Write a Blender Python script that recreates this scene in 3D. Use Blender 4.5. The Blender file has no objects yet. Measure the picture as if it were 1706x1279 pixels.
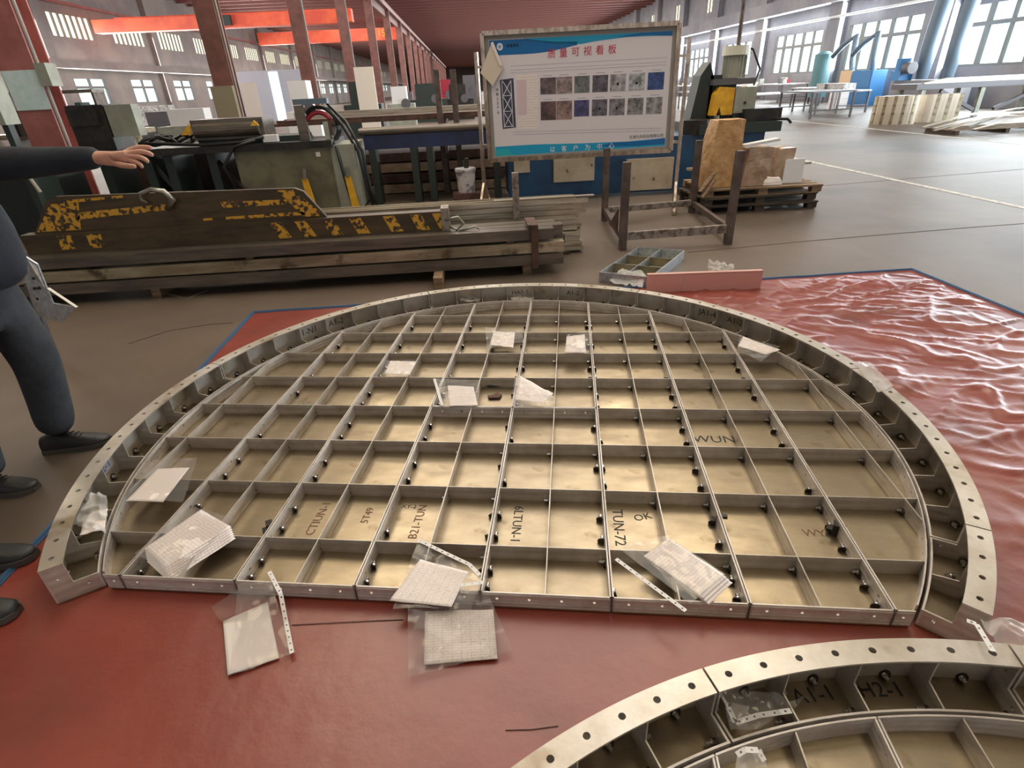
import bpy, bmesh, math, random
from mathutils import Vector, Matrix, noise
random.seed(7)
sc = bpy.context.scene
COL = sc.collection
PI = math.pi
def rad(a): return math.radians(a)

# ------------------------------------------------------------------ camera
CAM_R = Matrix(((0.99633113, 0.07247431, -0.04551661),
                (-0.07447122, 0.47212844, -0.87837849),
                (-0.04217018, 0.87854551, 0.47579351)))
CAM_H = 1.55
F_PX = 920.0
cam_d = bpy.data.cameras.new('camera')
cam_d.sensor_width = 36.0
cam_d.lens = F_PX / 1706 * 36
cam_d.clip_start = 0.02
cam_d.clip_end = 600
cam = bpy.data.objects.new('camera', cam_d)
cam.matrix_world = Matrix.Translation((0, 0, CAM_H)) @ CAM_R.to_4x4()
COL.objects.link(cam)
sc.camera = cam

def ray(px, py):
    return (CAM_R @ Vector((px - 853.0, -(py - 639.5), -F_PX))).normalized()
def G(px, py, z=0.0):
    """survey helper: the point at height z seen at a photo pixel"""
    r = ray(px, py); t = (z - CAM_H) / r.z
    return Vector((r.x * t, r.y * t, z))
def AY(px, py, y):
    r = ray(px, py); t = y / r.y
    return Vector((r.x * t, y, CAM_H + r.z * t))

# ------------------------------------------------------------------ materials
MATS = {}
def srgb(r, g, b):
    f = lambda c: (c / 255 / 12.92) if c / 255 <= 0.04045 else ((c / 255 + 0.055) / 1.055) ** 2.4
    return (f(r), f(g), f(b))
def mat(name, col, rough=0.5, metal=0.0, col2=None, nscale=5.0, lo=0.4, hi=0.6, bump=None, spec=0.5,
        emit=None, coat=0.0, alpha=None, stretch=None, stain=None, rough2=None):
    if name in MATS: return MATS[name]
    m = bpy.data.materials.new(name); m.use_nodes = True
    nt = m.node_tree; b = nt.nodes['Principled BSDF']; L = nt.links.new
    b.inputs['Base Color'].default_value = (*col, 1)
    b.inputs['Roughness'].default_value = rough
    b.inputs['Metallic'].default_value = metal
    b.inputs['Specular IOR Level'].default_value = spec
    b.inputs['Coat Weight'].default_value = coat
    tc = nt.nodes.new('ShaderNodeTexCoord')
    vec = tc.outputs['Object']
    if stretch:
        mp = nt.nodes.new('ShaderNodeMapping'); mp.inputs['Scale'].default_value = stretch
        L(vec, mp.inputs['Vector']); vec = mp.outputs['Vector']
    out = None
    if col2 is not None:
        n = nt.nodes.new('ShaderNodeTexNoise'); n.inputs['Scale'].default_value = nscale
        n.inputs['Detail'].default_value = 6; n.inputs['Roughness'].default_value = 0.65
        L(vec, n.inputs['Vector'])
        r = nt.nodes.new('ShaderNodeValToRGB')
        r.color_ramp.elements[0].position = lo; r.color_ramp.elements[1].position = hi
        r.color_ramp.elements[0].color = (*col, 1); r.color_ramp.elements[1].color = (*col2, 1)
        L(n.outputs['Fac'], r.inputs['Fac']); out = r.outputs['Color']
        if rough2 is not None:
            mr = nt.nodes.new('ShaderNodeMapRange')
            mr.inputs['From Min'].default_value = lo; mr.inputs['From Max'].default_value = hi
            mr.inputs['To Min'].default_value = rough; mr.inputs['To Max'].default_value = rough2
            L(n.outputs['Fac'], mr.inputs['Value']); L(mr.outputs['Result'], b.inputs['Roughness'])
    if stain:
        sn = nt.nodes.new('ShaderNodeTexNoise'); sn.inputs['Scale'].default_value = stain[1]; sn.inputs['Detail'].default_value = 4
        L(tc.outputs['Object'], sn.inputs['Vector'])
        sr = nt.nodes.new('ShaderNodeValToRGB'); sr.color_ramp.elements[0].position = stain[2]; sr.color_ramp.elements[1].position = stain[3]
        sr.color_ramp.elements[0].color = (0, 0, 0, 1); sr.color_ramp.elements[1].color = (1, 1, 1, 1)
        L(sn.outputs['Fac'], sr.inputs['Fac'])
        mx = nt.nodes.new('ShaderNodeMix'); mx.data_type = 'RGBA'
        L(sr.outputs['Color'], mx.inputs[0])
        if out: L(out, mx.inputs[6])
        else: mx.inputs[6].default_value = (*col, 1)
        mx.inputs[7].default_value = (*stain[0], 1); out = mx.outputs[2]
    if out: L(out, b.inputs['Base Color'])
    if bump:
        n2 = nt.nodes.new('ShaderNodeTexNoise'); n2.inputs['Scale'].default_value = bump[0]; n2.inputs['Detail'].default_value = 5
        L(vec, n2.inputs['Vector'])
        bp = nt.nodes.new('ShaderNodeBump'); bp.inputs['Strength'].default_value = bump[1]
        bp.inputs['Distance'].default_value = bump[2] if len(bump) > 2 else 0.01
        L(n2.outputs['Fac'], bp.inputs['Height']); L(bp.outputs['Normal'], b.inputs['Normal'])
    if emit:
        b.inputs['Emission Color'].default_value = (*emit[0], 1); b.inputs['Emission Strength'].default_value = emit[1]
    if alpha is not None: b.inputs['Alpha'].default_value = alpha
    MATS[name] = m
    return m

def mat_ribbed(name, col, rough, metal, freq, col2, nscale=6.0):
    """metal with fine horizontal rolling lines"""
    m = mat(name, col, rough, metal, col2=col2, nscale=nscale, lo=.35, hi=.7)
    nt = m.node_tree; b = nt.nodes['Principled BSDF']; L = nt.links.new
    tc = nt.nodes.new('ShaderNodeTexCoord')
    w = nt.nodes.new('ShaderNodeTexWave'); w.bands_direction = 'Z'; w.inputs['Scale'].default_value = freq
    w.inputs['Distortion'].default_value = 0
    L(tc.outputs['Object'], w.inputs['Vector'])
    bp = nt.nodes.new('ShaderNodeBump'); bp.inputs['Strength'].default_value = .5; bp.inputs['Distance'].default_value = .002
    L(w.outputs['Fac'], bp.inputs['Height']); L(bp.outputs['Normal'], b.inputs['Normal'])
    return m

M_PLATE = mat('plate_steel', srgb(172, 158, 134), .27, .88, col2=srgb(136, 122, 102), nscale=3.0, lo=.3, hi=.72, bump=(7, .12, .01),
              stretch=(1, 2.2, 1), stain=(srgb(120, 104, 80), 9, .62, .74), rough2=.42)
M_WALL = mat_ribbed('wall_steel', srgb(212, 206, 202), .40, .3, 14, srgb(166, 158, 152))
M_RIB = mat_ribbed('rib_steel', srgb(198, 192, 184), .36, .45, 9, srgb(160, 150, 140))
M_FLANGE = mat('flange_steel', srgb(206, 200, 192), .34, .5, col2=srgb(184, 174, 160), nscale=4, bump=(60, .05), stain=(srgb(150, 132, 108), 5, .6, .72))
M_BOLT = mat('bolt_zinc', srgb(210, 210, 208), .22, .95)
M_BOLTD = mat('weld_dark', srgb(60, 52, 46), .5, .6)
M_INK = mat('marker_ink', srgb(28, 26, 30), .6)
M_INKR = mat('marker_brown', srgb(110, 70, 50), .6)
M_FLOOR = mat('floor_concrete', srgb(92, 80, 70), .5, 0, col2=srgb(110, 97, 86), nscale=.9, lo=.3, hi=.7, bump=(30, .08), stain=(srgb(76, 66, 58), .35, .5, .65), spec=.3)
M_LINE = mat('floor_paint', srgb(205, 200, 190), .6, 0, col2=srgb(150, 140, 130), nscale=12)
M_CRACK = mat('crack_dark', srgb(62, 50, 42), .9)
M_TARP = mat('tarp_red', srgb(124, 48, 37), .38, 0, col2=srgb(139, 60, 47), nscale=2.2, lo=.3, hi=.7, bump=(6, .25, .02), stain=(srgb(112, 48, 38), 1.6, .55, .7), spec=.9)
M_HEM = mat('hem_blue', srgb(48, 84, 122), .55, 0, bump=(200, .2))
M_BROWN = mat('paint_oxide', srgb(124, 80, 72), .5, 0, col2=srgb(100, 66, 60), nscale=2, bump=(20, .1))
M_PINK = mat('paint_oxide_light', srgb(172, 108, 102), .5, 0, col2=srgb(150, 90, 84), nscale=2)
M_CEIL = mat('roof_sheet', srgb(122, 104, 100), .6, 0, col2=srgb(100, 86, 84), nscale=.3)
M_PURLIN = mat('purlin_paint', srgb(134, 86, 80), .55)
M_WALLG = mat('wall_plaster', srgb(160, 150, 144), .7, 0, col2=srgb(140, 132, 130), nscale=.4)
M_WALLR = mat('wall_plaster_cool', srgb(152, 150, 154), .7, 0, col2=srgb(130, 130, 138), nscale=.4)
M_WALLB = mat('end_wall_sheet', srgb(120, 104, 100), .7)
M_WFRAME = mat('window_frame_paint', srgb(128, 128, 126), .5)
M_PANEW = mat('daylight_pane_warm', srgb(255, 250, 225), .3, emit=(srgb(255, 247, 215), 1.7))
M_PANEC = mat('daylight_pane_cool', srgb(225, 250, 248), .3, emit=(srgb(222, 247, 246), 1.55))
M_ROOFGLOW = mat('added_roof_glow', srgb(255, 245, 220), .4, emit=(srgb(255, 236, 200), 6.0))  # emission for the added out-of-view roof panels
M_ORANGE = mat('crane_orange', srgb(226, 98, 62), .45, 0, col2=srgb(204, 78, 56), nscale=1)
M_DARK = mat('dark_steel', srgb(88, 82, 76), .38, .5, col2=srgb(116, 106, 96), nscale=4, stretch=(.4, 3, 3), bump=(30, .1))
M_DARKER = mat('oily_steel', srgb(38, 36, 36), .4, .4, col2=srgb(58, 52, 48), nscale=5)
M_TAN = mat('galvanised_tan', srgb(176, 166, 142), .35, .6, col2=srgb(136, 124, 104), nscale=3, stretch=(.4, 3, 3), stain=(srgb(90, 80, 60), 5, .6, .7))
M_LIGHT = mat('bar_aluminium', srgb(196, 188, 172), .35, .6, col2=srgb(158, 146, 130), nscale=4, stretch=(.4, 4, 4))
M_RUST = mat('rust_brown', srgb(98, 70, 60), .7, .2, col2=srgb(70, 52, 46), nscale=8)
M_RACK = mat('rack_steel', srgb(104, 90, 84), .5, .3, col2=srgb(78, 66, 62), nscale=7)
M_RACKL = mat('rack_rail_scuffed', srgb(150, 140, 132), .5, .3, col2=srgb(96, 82, 76), nscale=14, lo=.45, hi=.6)
M_WOOD = mat('pallet_wood', srgb(146, 122, 96), .8, 0, col2=srgb(112, 90, 70), nscale=4, stretch=(1, 8, 8))
M_WOODD = mat('pallet_wood_dark', srgb(78, 64, 54), .8, 0, col2=srgb(54, 46, 40), nscale=4, stretch=(1, 8, 8))
M_CARD = mat('kraft_paper', srgb(190, 152, 104), .6, 0, col2=srgb(170, 130, 84), nscale=9, bump=(14, .6, .03))
M_WRAP = mat('wrapped_carton', srgb(176, 152, 128), .35, 0, col2=srgb(150, 122, 98), nscale=6, bump=(12, .6, .02), coat=.5)
M_WHITE = mat('white_paint', srgb(222, 222, 224), .5)
M_PAPER = mat('paper_white', srgb(232, 224, 222), .7)
M_BLUE = mat('machine_blue', srgb(30, 74, 112), .45, 0, col2=srgb(26, 60, 92), nscale=3)
M_BLUED = mat('beam_blue', srgb(34, 46, 84), .45, 0, col2=srgb(28, 36, 64), nscale=3)
M_CREAM = mat('panel_cream', srgb(186, 174, 152), .55, 0, col2=srgb(166, 150, 126), nscale=3, stain=(srgb(80, 64, 44), 6, .66, .7))
M_GREEN = mat('cabinet_grey_green', srgb(112, 110, 88), .5, 0, col2=srgb(88, 84, 68), nscale=2.5)
M_GREYP = mat('panel_grey', srgb(156, 160, 148), .5, 0, col2=srgb(138, 140, 128), nscale=3)
M_DGREEN = mat('machine_green', srgb(38, 48, 45), .45)
M_YEL = mat('yellow_paint', srgb(226, 176, 40), .5, 0, col2=srgb(205, 150, 40), nscale=8)
M_RED = mat('red_paint', srgb(150, 30, 50), .5)
M_SKYB = mat('cabinet_blue', srgb(56, 118, 172), .5)
M_DUCT = mat('duct_blue_grey', srgb(100, 116, 130), .5, .2, bump=(8, .1))
M_TEAL = mat('tank_teal', srgb(84, 124, 130), .5)
M_PEACH = mat('panel_peach', srgb(214, 184, 148), .6)
M_SHEETS = mat('curved_sheet', srgb(226, 214, 196), .35, .35, col2=srgb(196, 184, 168), nscale=.8)
M_TBL = mat('table_steel', srgb(96, 94, 98), .5, .3)
M_MIX = mat('bench_clutter', srgb(128, 128, 132), .5, .3, col2=srgb(196, 190, 184), nscale=9)
M_SHIRT = mat('cloth_navy', srgb(38, 46, 58), .85, 0, col2=srgb(30, 36, 46), nscale=5, bump=(9, .5, .02))
M_JKT = mat('cloth_black', srgb(30, 31, 34), .85, 0, col2=srgb(40, 40, 42), nscale=5, bump=(9, .5, .02))
M_PANTS = mat('cloth_slate', srgb(58, 62, 68), .9, 0, col2=srgb(46, 50, 56), nscale=6, bump=(7, .6, .02))
M_BLACKC = mat('cloth_charcoal', srgb(26, 26, 30), .85)
M_SKIN = mat('skin', srgb(206, 158, 138), .5, 0, col2=srgb(190, 138, 120), nscale=12)
M_HAIR = mat('hair_black', srgb(20, 18, 18), .6)
M_SHOE = mat('shoe_black', srgb(30, 30, 32), .5, 0, bump=(60, .2))
M_SOLE = mat('shoe_sole', srgb(74, 72, 68), .6)
M_GALV = mat('galvanised_spangle', srgb(196, 200, 206), .3, .7, col2=srgb(164, 170, 180), nscale=30)
M_HOSE = mat('rubber_hose', srgb(24, 26, 28), .4)
M_ROPE = mat('rope_grey', srgb(150, 146, 136), .8)
M_HOOK = mat('hook_steel', srgb(150, 148, 140), .35, .8)

# worn yellow and black hazard paint
def mat_hazard():
    m = bpy.data.materials.new('hazard_paint_worn'); m.use_nodes = True
    nt = m.node_tree; b = nt.nodes['Principled BSDF']; L = nt.links.new
    b.inputs['Roughness'].default_value = .5
    tc = nt.nodes.new('ShaderNodeTexCoord')
    n = nt.nodes.new('ShaderNodeTexNoise'); n.inputs['Scale'].default_value = 26; n.inputs['Detail'].default_value = 6
    L(tc.outputs['Object'], n.inputs['Vector'])
    r = nt.nodes.new('ShaderNodeValToRGB')
    r.color_ramp.elements[0].position = .44; r.color_ramp.elements[1].position = .52
    r.color_ramp.elements[0].color = (*srgb(62, 50, 34), 1); r.color_ramp.elements[1].color = (*srgb(206, 156, 48), 1)
    L(n.outputs['Fac'], r.inputs['Fac']); L(r.outputs['Color'], b.inputs['Base Color'])
    return m
M_HAZ = mat_hazard()
M_SPR = mat('spreader_oily_brown', srgb(66, 56, 42), .45, .3, col2=srgb(88, 72, 50), nscale=5, stretch=(.5, 2, 2), bump=(20, .15))

def mat_film(name, haze, tint):
    m = bpy.data.materials.new(name); m.use_nodes = True
    nt = m.node_tree; nt.nodes.clear(); L = nt.links.new
    o = nt.nodes.new('ShaderNodeOutputMaterial')
    tr = nt.nodes.new('ShaderNodeBsdfTransparent'); tr.inputs['Color'].default_value = (*tint, 1)
    gl = nt.nodes.new('ShaderNodeBsdfGlossy'); gl.inputs['Roughness'].default_value = .12
    df = nt.nodes.new('ShaderNodeBsdfDiffuse'); df.inputs['Color'].default_value = (.8, .79, .78, 1)
    fr = nt.nodes.new('ShaderNodeLayerWeight'); fr.inputs['Blend'].default_value = .12
    m1 = nt.nodes.new('ShaderNodeMixShader'); m1.inputs[0].default_value = haze
    L(tr.outputs[0], m1.inputs[1]); L(df.outputs[0], m1.inputs[2])
    ad = nt.nodes.new('ShaderNodeMath'); ad.operation = 'MULTIPLY_ADD'; ad.inputs[1].default_value = .8; ad.inputs[2].default_value = .03
    L(fr.outputs[0], ad.inputs[0])
    m2 = nt.nodes.new('ShaderNodeMixShader'); L(ad.outputs[0], m2.inputs[0]); L(m1.outputs[0], m2.inputs[1]); L(gl.outputs[0], m2.inputs[2])
    L(m2.outputs[0], o.inputs[0])
    return m
M_FILM = mat_film('clear_film', .10, (.93, .92, .92))
M_FILM2 = mat_film('milky_film', .38, (.9, .9, .9))

def mat_form():
    """printed table on paper: ruled rows and columns with dashes of text, from the UV map"""
    m = bpy.data.materials.new('printed_form'); m.use_nodes = True
    nt = m.node_tree; b = nt.nodes['Principled BSDF']; L = nt.links.new
    b.inputs['Roughness'].default_value = .7
    uv = nt.nodes.new('ShaderNodeTexCoord')
    br = nt.nodes.new('ShaderNodeTexBrick')
    br.offset = 0; br.inputs['Scale'].default_value = 1
    br.inputs['Color1'].default_value = (*srgb(240, 232, 230), 1); br.inputs['Color2'].default_value = (*srgb(238, 229, 228), 1)
    br.inputs['Mortar'].default_value = (*srgb(158, 146, 150), 1)
    br.inputs['Mortar Size'].default_value = .0014; br.inputs['Brick Width'].default_value = .13; br.inputs['Row Height'].default_value = .05
    L(uv.outputs['UV'], br.inputs['Vector'])
    mp = nt.nodes.new('ShaderNodeMapping'); mp.inputs['Scale'].default_value = (60, 24, 1)
    L(uv.outputs['UV'], mp.inputs['Vector'])
    n = nt.nodes.new('ShaderNodeTexNoise'); n.inputs['Scale'].default_value = 1; n.inputs['Detail'].default_value = 2
    L(mp.outputs['Vector'], n.inputs['Vector'])
    r = nt.nodes.new('ShaderNodeValToRGB'); r.color_ramp.elements[0].position = .6; r.color_ramp.elements[1].position = .66
    r.color_ramp.elements[0].color = (1, 1, 1, 1); r.color_ramp.elements[1].color = (.68, .64, .66, 1)
    L(n.outputs['Fac'], r.inputs['Fac'])
    mx = nt.nodes.new('ShaderNodeMix'); mx.data_type = 'RGBA'; mx.blend_type = 'MULTIPLY'; mx.inputs[0].default_value = 1
    L(br.outputs['Color'], mx.inputs[6]); L(r.outputs['Color'], mx.inputs[7]); L(mx.outputs[2], b.inputs['Base Color'])
    return m
M_FORM = mat_form()

# ------------------------------------------------------------------ mesh builder
class MB:
    def __init__(s): s.v = []; s.f = []
    def add(s, vs, fs):
        k = len(s.v); s.v += [tuple(v) for v in vs]; s.f += [tuple(i + k for i in f) for f in fs]; return s
    def box(s, x0, x1, y0, y1, z0, z1):
        return s.add([(x0, y0, z0), (x1, y0, z0), (x1, y1, z0), (x0, y1, z0), (x0, y0, z1), (x1, y0, z1), (x1, y1, z1), (x0, y1, z1)],
                     [(3, 2, 1, 0), (4, 5, 6, 7), (0, 1, 5, 4), (1, 2, 6, 5), (2, 3, 7, 6), (3, 0, 4, 7)])
    def bar(s, a, b, w, h=None, up=(0, 0, 1)):
        """rectangular bar from a to b"""
        h = h or w; a = Vector(a); b = Vector(b); d = (b - a).normalized(); u = Vector(up)
        if abs(d.dot(u)) > .98: u = Vector((1, 0, 0))
        x = d.cross(u).normalized() * w / 2; z = x.cross(d).normalized() * h / 2
        return s.add([a - x - z, a + x - z, a + x + z, a - x + z, b - x - z, b + x - z, b + x + z, b - x + z],
                     [(3, 2, 1, 0), (4, 5, 6, 7), (0, 1, 5, 4), (1, 2, 6, 5), (2, 3, 7, 6), (3, 0, 4, 7)])
    def cyl(s, a, b, r, n=12, r2=None):
        a = Vector(a); b = Vector(b); d = (b - a).normalized(); u = Vector((0, 0, 1)) if abs(d.z) < .95 else Vector((1, 0, 0))
        x = d.cross(u).normalized(); y = d.cross(x); r2 = r if r2 is None else r2
        vs = [a + (x * math.cos(2 * PI * i / n) + y * math.sin(2 * PI * i / n)) * r for i in range(n)]
        vs += [b + (x * math.cos(2 * PI * i / n) + y * math.sin(2 * PI * i / n)) * r2 for i in range(n)]
        fs = [(i, (i + 1) % n, n + (i + 1) % n, n + i) for i in range(n)] + [tuple(range(n))[::-1], tuple(range(n, 2 * n))]
        return s.add(vs, fs)
    def tube(s, pts, r, n=8):
        pts = [Vector(p) for p in pts]; rings = []; pu = None
        for i, p in enumerate(pts):
            d = (pts[min(i + 1, len(pts) - 1)] - pts[max(i - 1, 0)]).normalized()
            if pu is None: pu = Vector((0, 0, 1)) if abs(d.z) < .9 else Vector((1, 0, 0))
            x = d.cross(pu).normalized(); y = x.cross(d).normalized(); pu = y
            rr = r[i] if isinstance(r, (list, tuple)) else r
            rings.append([p + (x * math.cos(2 * PI * k / n) + y * math.sin(2 * PI * k / n)) * rr for k in range(n)])
        vs = [v for q in rings for v in q]; fs = []
        for i in range(len(rings) - 1):
            for k in range(n): fs.append((i * n + k, i * n + (k + 1) % n, (i + 1) * n + (k + 1) % n, (i + 1) * n + k))
        fs += [tuple(range(n))[::-1], tuple((len(rings) - 1) * n + k for k in range(n))]
        return s.add(vs, fs)
    def prism(s, poly, z0, z1):
        n = len(poly)
        return s.add([(p[0], p[1], z0) for p in poly] + [(p[0], p[1], z1) for p in poly],
                     [tuple(range(n))[::-1], tuple(range(n, 2 * n))] + [(i, (i + 1) % n, n + (i + 1) % n, n + i) for i in range(n)])
    def extr(s, poly, f, d):
        """poly in (a,b), f maps (a,b,c)->3D, c from 0 to d"""
        n = len(poly)
        return s.add([f(p[0], p[1], 0) for p in poly] + [f(p[0], p[1], d) for p in poly],
                     [tuple(range(n))[::-1], tuple(range(n, 2 * n))] + [(i, (i + 1) % n, n + (i + 1) % n, n + i) for i in range(n)])
    def perf(s, f, s0, s1, t0, t1, d, hr=None, hs=1.0, c=None, n=4):
        """slab cell with a round hole; f(s,t,depth)->3D; hs = metres per unit of s"""
        cs, ct = c or ((s0 + s1) / 2, (t0 + t1) / 2)
        outer = []
        for side in ((s0, t0, s1, t0), (s1, t0, s1, t1), (s1, t1, s0, t1), (s0, t1, s0, t0)):
            for k in range(n): outer.append((side[0] + (side[2] - side[0]) * k / n, side[1] + (side[3] - side[1]) * k / n))
        N = len(outer); inner = []
        for a, b in outer:
            dx = (a - cs) * hs; dy = b - ct; q = math.hypot(dx, dy); inner.append((cs + dx / q * hr / hs, ct + dy / q * hr))
        vs = [f(a, b, 0) for a, b in outer] + [f(a, b, 0) for a, b in inner] + [f(a, b, d) for a, b in outer] + [f(a, b, d) for a, b in inner]
        fs = []
        for i in range(N):
            j = (i + 1) % N
            fs += [(i, j, N + j, N + i), (3 * N + i, 3 * N + j, 2 * N + j, 2 * N + i), (N + i, N + j, 3 * N + j, 3 * N + i), (2 * N + i, 2 * N + j, j, i)]
        return s.add(vs, fs)
    def build(s, name, m, parent=None, smooth=False, off=None):
        me = bpy.data.meshes.new(name)
        vs = s.v if off is None else [(v[0] - off[0], v[1] - off[1], v[2] - off[2]) for v in s.v]
        me.from_pydata(vs, [], s.f); me.materials.append(m); me.validate()
        bm = bmesh.new(); bm.from_mesh(me); bmesh.ops.recalc_face_normals(bm, faces=bm.faces); bm.to_mesh(me); bm.free()
        if smooth: me.polygons.foreach_set('use_smooth', [True] * len(me.polygons))
        o = bpy.data.objects.new(name, me); COL.objects.link(o)
        if parent: o.parent = parent
        return o

def tag(o, label=None, cat=None, group=None, kind=None):
    if label: o['label'] = label
    if cat: o['category'] = cat
    if group: o['group'] = group
    if kind: o['kind'] = kind
    return o
def thing(name, label, cat, loc=(0, 0, 0), rz=0.0, group=None):
    o = bpy.data.objects.new(name, None); o.empty_display_size = .1; COL.objects.link(o)
    o.location = loc; o.rotation_euler = (0, 0, rz); return tag(o, label, cat, group)
def struct(name, mb, m, smooth=False): return tag(mb.build(name, m, smooth=smooth), kind='structure')
def one(name, mb, m, label, cat, group=None, smooth=False, loc=None, rz=0):
    """a thing that is one mesh; verts are relative to loc"""
    o = mb.build(name, m, smooth=smooth)
    if loc is not None: o.location = loc; o.rotation_euler = (0, 0, rz)
    return tag(o, label, cat, group)
def dup(root, loc=None, rz=None, label=None, group=None):
    r = root.copy(); COL.objects.link(r)
    if loc is not None: r.location = loc
    if rz is not None: r.rotation_euler = (0, 0, rz)
    if label: r['label'] = label
    if group: r['group'] = group
    for ch in [c for c in bpy.data.objects if c.parent == root and c != r]:
        c = ch.copy(); COL.objects.link(c); c.parent = r
        for g_ in [q for q in bpy.data.objects if q.parent == ch]:
            d = g_.copy(); COL.objects.link(d); d.parent = c
    return r
def text(name, body, size, m, parent, matrix, ext=.0004, shear=0.0, ax='CENTER'):
    c = bpy.data.curves.new(name, 'FONT'); c.body = body; c.size = size; c.extrude = ext; c.shear = shear
    c.align_x = ax; c.align_y = 'CENTER'; c.resolution_u = 2
    t = bpy.data.objects.new(name, c); COL.objects.link(t)
    me = bpy.data.meshes.new_from_object(t.evaluated_get(bpy.context.evaluated_depsgraph_get()))
    bpy.data.objects.remove(t)
    me.materials.clear(); me.materials.append(m)
    o = bpy.data.objects.new(name, me); COL.objects.link(o); o.parent = parent; o.matrix_local = matrix
    return o

# ================================================================== THE HALL
ZC = 8.6
XL, XR, YF, YN = -22.0, 20.0, 250.0, -14.0
struct('floor', MB().box(XL - .3, XR + .3, YN, YF, -.2, 0), M_FLOOR)
struct('ceiling', MB().box(XL, XR, YN, YF, ZC, ZC + .1), M_CEIL)
b = MB()
y = 30.0
k = 0
while y < 245:
    b.box(XL + .1, XR - .1, y, y + .22, ZC - .38, ZC - .002); y += 1.7 + k * .02; k += 1
struct('ceiling_purlins', b, M_PURLIN)

def wall_open(name, x, t, wins, m):
    """wall in the plane x..x+t with openings (y0,y1,z0,z1) in bands"""
    b = MB(); zs = sorted({0, ZC} | {w[2] for w in wins} | {w[3] for w in wins})
    for z0, z1 in zip(zs, zs[1:]):
        ws = sorted((w[0], w[1]) for w in wins if w[2] <= z0 + 1e-6 and w[3] >= z1 - 1e-6); y = YN
        for a, c in ws:
            b.box(x, x + t, y, a, z0, z1); y = c
        b.box(x, x + t, y, YF, z0, z1)
    return struct(name, b, m)
wl, wr = [], []
k = 0
while 37 + 6 * k < 180:
    y0 = 37 + 6.05 * k
    wl.append((y0, y0 + 3.9, 4.95, 6.05)); wl.append((y0 + .3, y0 + 3.4, 1.5, 2.9)); k += 1
for k in range(-4, 18):
    y0 = 19.3 + 7.7 * k
    wr.append((y0, y0 + 5.4, 1.42, 3.5))
for k in range(2, 18):
    y0 = 19.3 + 7.7 * k
    wr.append((y0 + .2, y0 + 2.6, 6.0, 7.3)); 
wall_open('wall_left', XL - .3, .3, wl, M_WALLG)
wall_open('wall_right', XR, .3, wr, M_WALLR)
struct('wall_far', MB().box(XL, XR, YF, YF + .3, 0, ZC), M_WALLB)
n = 0
for side, ws in (('l', wl), ('r', wr)):
    for (a, c, z0, z1) in ws:
        n += 1
        x = XL - .12 if side == 'l' else XR + .12
        hi = z0 > 4
        pane = MB().box(x - .005, x + .005, a, c, z0, z1)
        w = struct('window_%d' % n, pane, M_PANEW if (hi) else M_PANEC)
        fr = MB(); xx = x + (.06 if side == 'l' else -.06)
        nb = 7 if side == 'l' and hi else (2 if side == 'l' else (5 if not hi else 4))
        for i in range(nb + 1):
            yy = a + (c - a) * i / nb; ww = .05 if hi else .09
            if side == 'r' and not hi: ww = .13 if i in (0, nb) else (.10 if i % 2 == 0 else .06)
            fr.box(xx - .05, xx + .05, yy - ww, yy + ww, z0, z1)
        if not hi:
            zt = z0 + (z1 - z0) * .69
            fr.box(xx - .055, xx + .055, a, c, zt - .07, zt + .07); fr.box(xx - .055, xx + .055, a, c, z0, z0 + .09)
        fo = fr.build('window_frame', M_WFRAME, w)
# pipes and rails along the walls
b = MB().cyl((XR - .5, 5, 3.95), (XR - .5, 200, 3.95), .06, 8)
one('wall_pipe', b, M_WHITE, 'thin pale pipe running above the big windows on the wall with the blue cabinet', 'pipe')
b = MB().box(XR - .9, XR - .3, 3, 240, 4.6, 5.3)
struct('trim_1', b, M_WALLR)
b = MB().box(XL + .2, XL + .9, 20, 240, 3.35, 3.75)
struct('trim_2', b, M_WALLG)
b = MB().box(XL + .1, XL + .3, 20, 240, 6.5, 6.62)
struct('trim_3', b, M_PINK)
b = MB()
for y in (24.6, 32.3, 40.8, 48.6, 56.3, 64, 72): b.box(XR - .45, XR + .02, y + .4, y + 1.5, 0, ZC)
struct('trim_4', b, M_WALLR)
b = MB()
for i in range(8): b.box(XL, XL + .35, 35.4 + 12.1 * i, 36.1 + 12.1 * i, 0, ZC)
struct('trim_5', b, M_WALLG)

# columns of the middle row
CY = [10, 17.7, 27, 37.1, 48, 58.6, 69, 79.4, 90, 100, 111, 121, 132, 143, 154, 165, 176, 187, 198, 209, 220]
clabels = ['brick-red steel column with papers taped on, behind the pointing hand', 'dark oxide-red steel column with a grey box hung on it',
           'oxide-red steel column rising behind the hose reel', 'oxide-red steel column behind the light bars on the conveyor']
for i, y in enumerate(CY):
    w, d = (.52, .4) if i else (.50, .4)
    lab = clabels[i] if i < 4 else 'oxide-red steel column in the long far row'
    t = thing('steel_column', lab, 'column', (-6.5, y, 0), 0, 'row of steel columns')
    mm = M_PINK if i == 0 else M_BROWN
    b = MB().box(-w / 2, w / 2, -d / 2, -d / 2 + .03, .02, ZC).box(-w / 2, w / 2, d / 2 - .03, d / 2, .02, ZC).box(-.015, .015, -d / 2 + .03, d / 2 - .03, .02, ZC)
    b.build('shaft', mm, t)
    MB().box(-.4, .4, -.35, .35, 0, .03).build('base_plate', mm, t)
    if i < 8:
        MB().cyl((w / 2 + .06, -d / 2, 0.03), (w / 2 + .06, -d / 2, ZC), .025, 8).build('conduit', M_WALLG, t)
# runway beam over the row
one('runway_beam', MB().box(-6.85, -6.15, 8, 235, 7.75, 8.18).box(-6.53, -6.47, 8, 235, 7.2, 7.75), M_BROWN, 'long oxide-red crane runway beam carried by the column row', 'beam')
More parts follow.
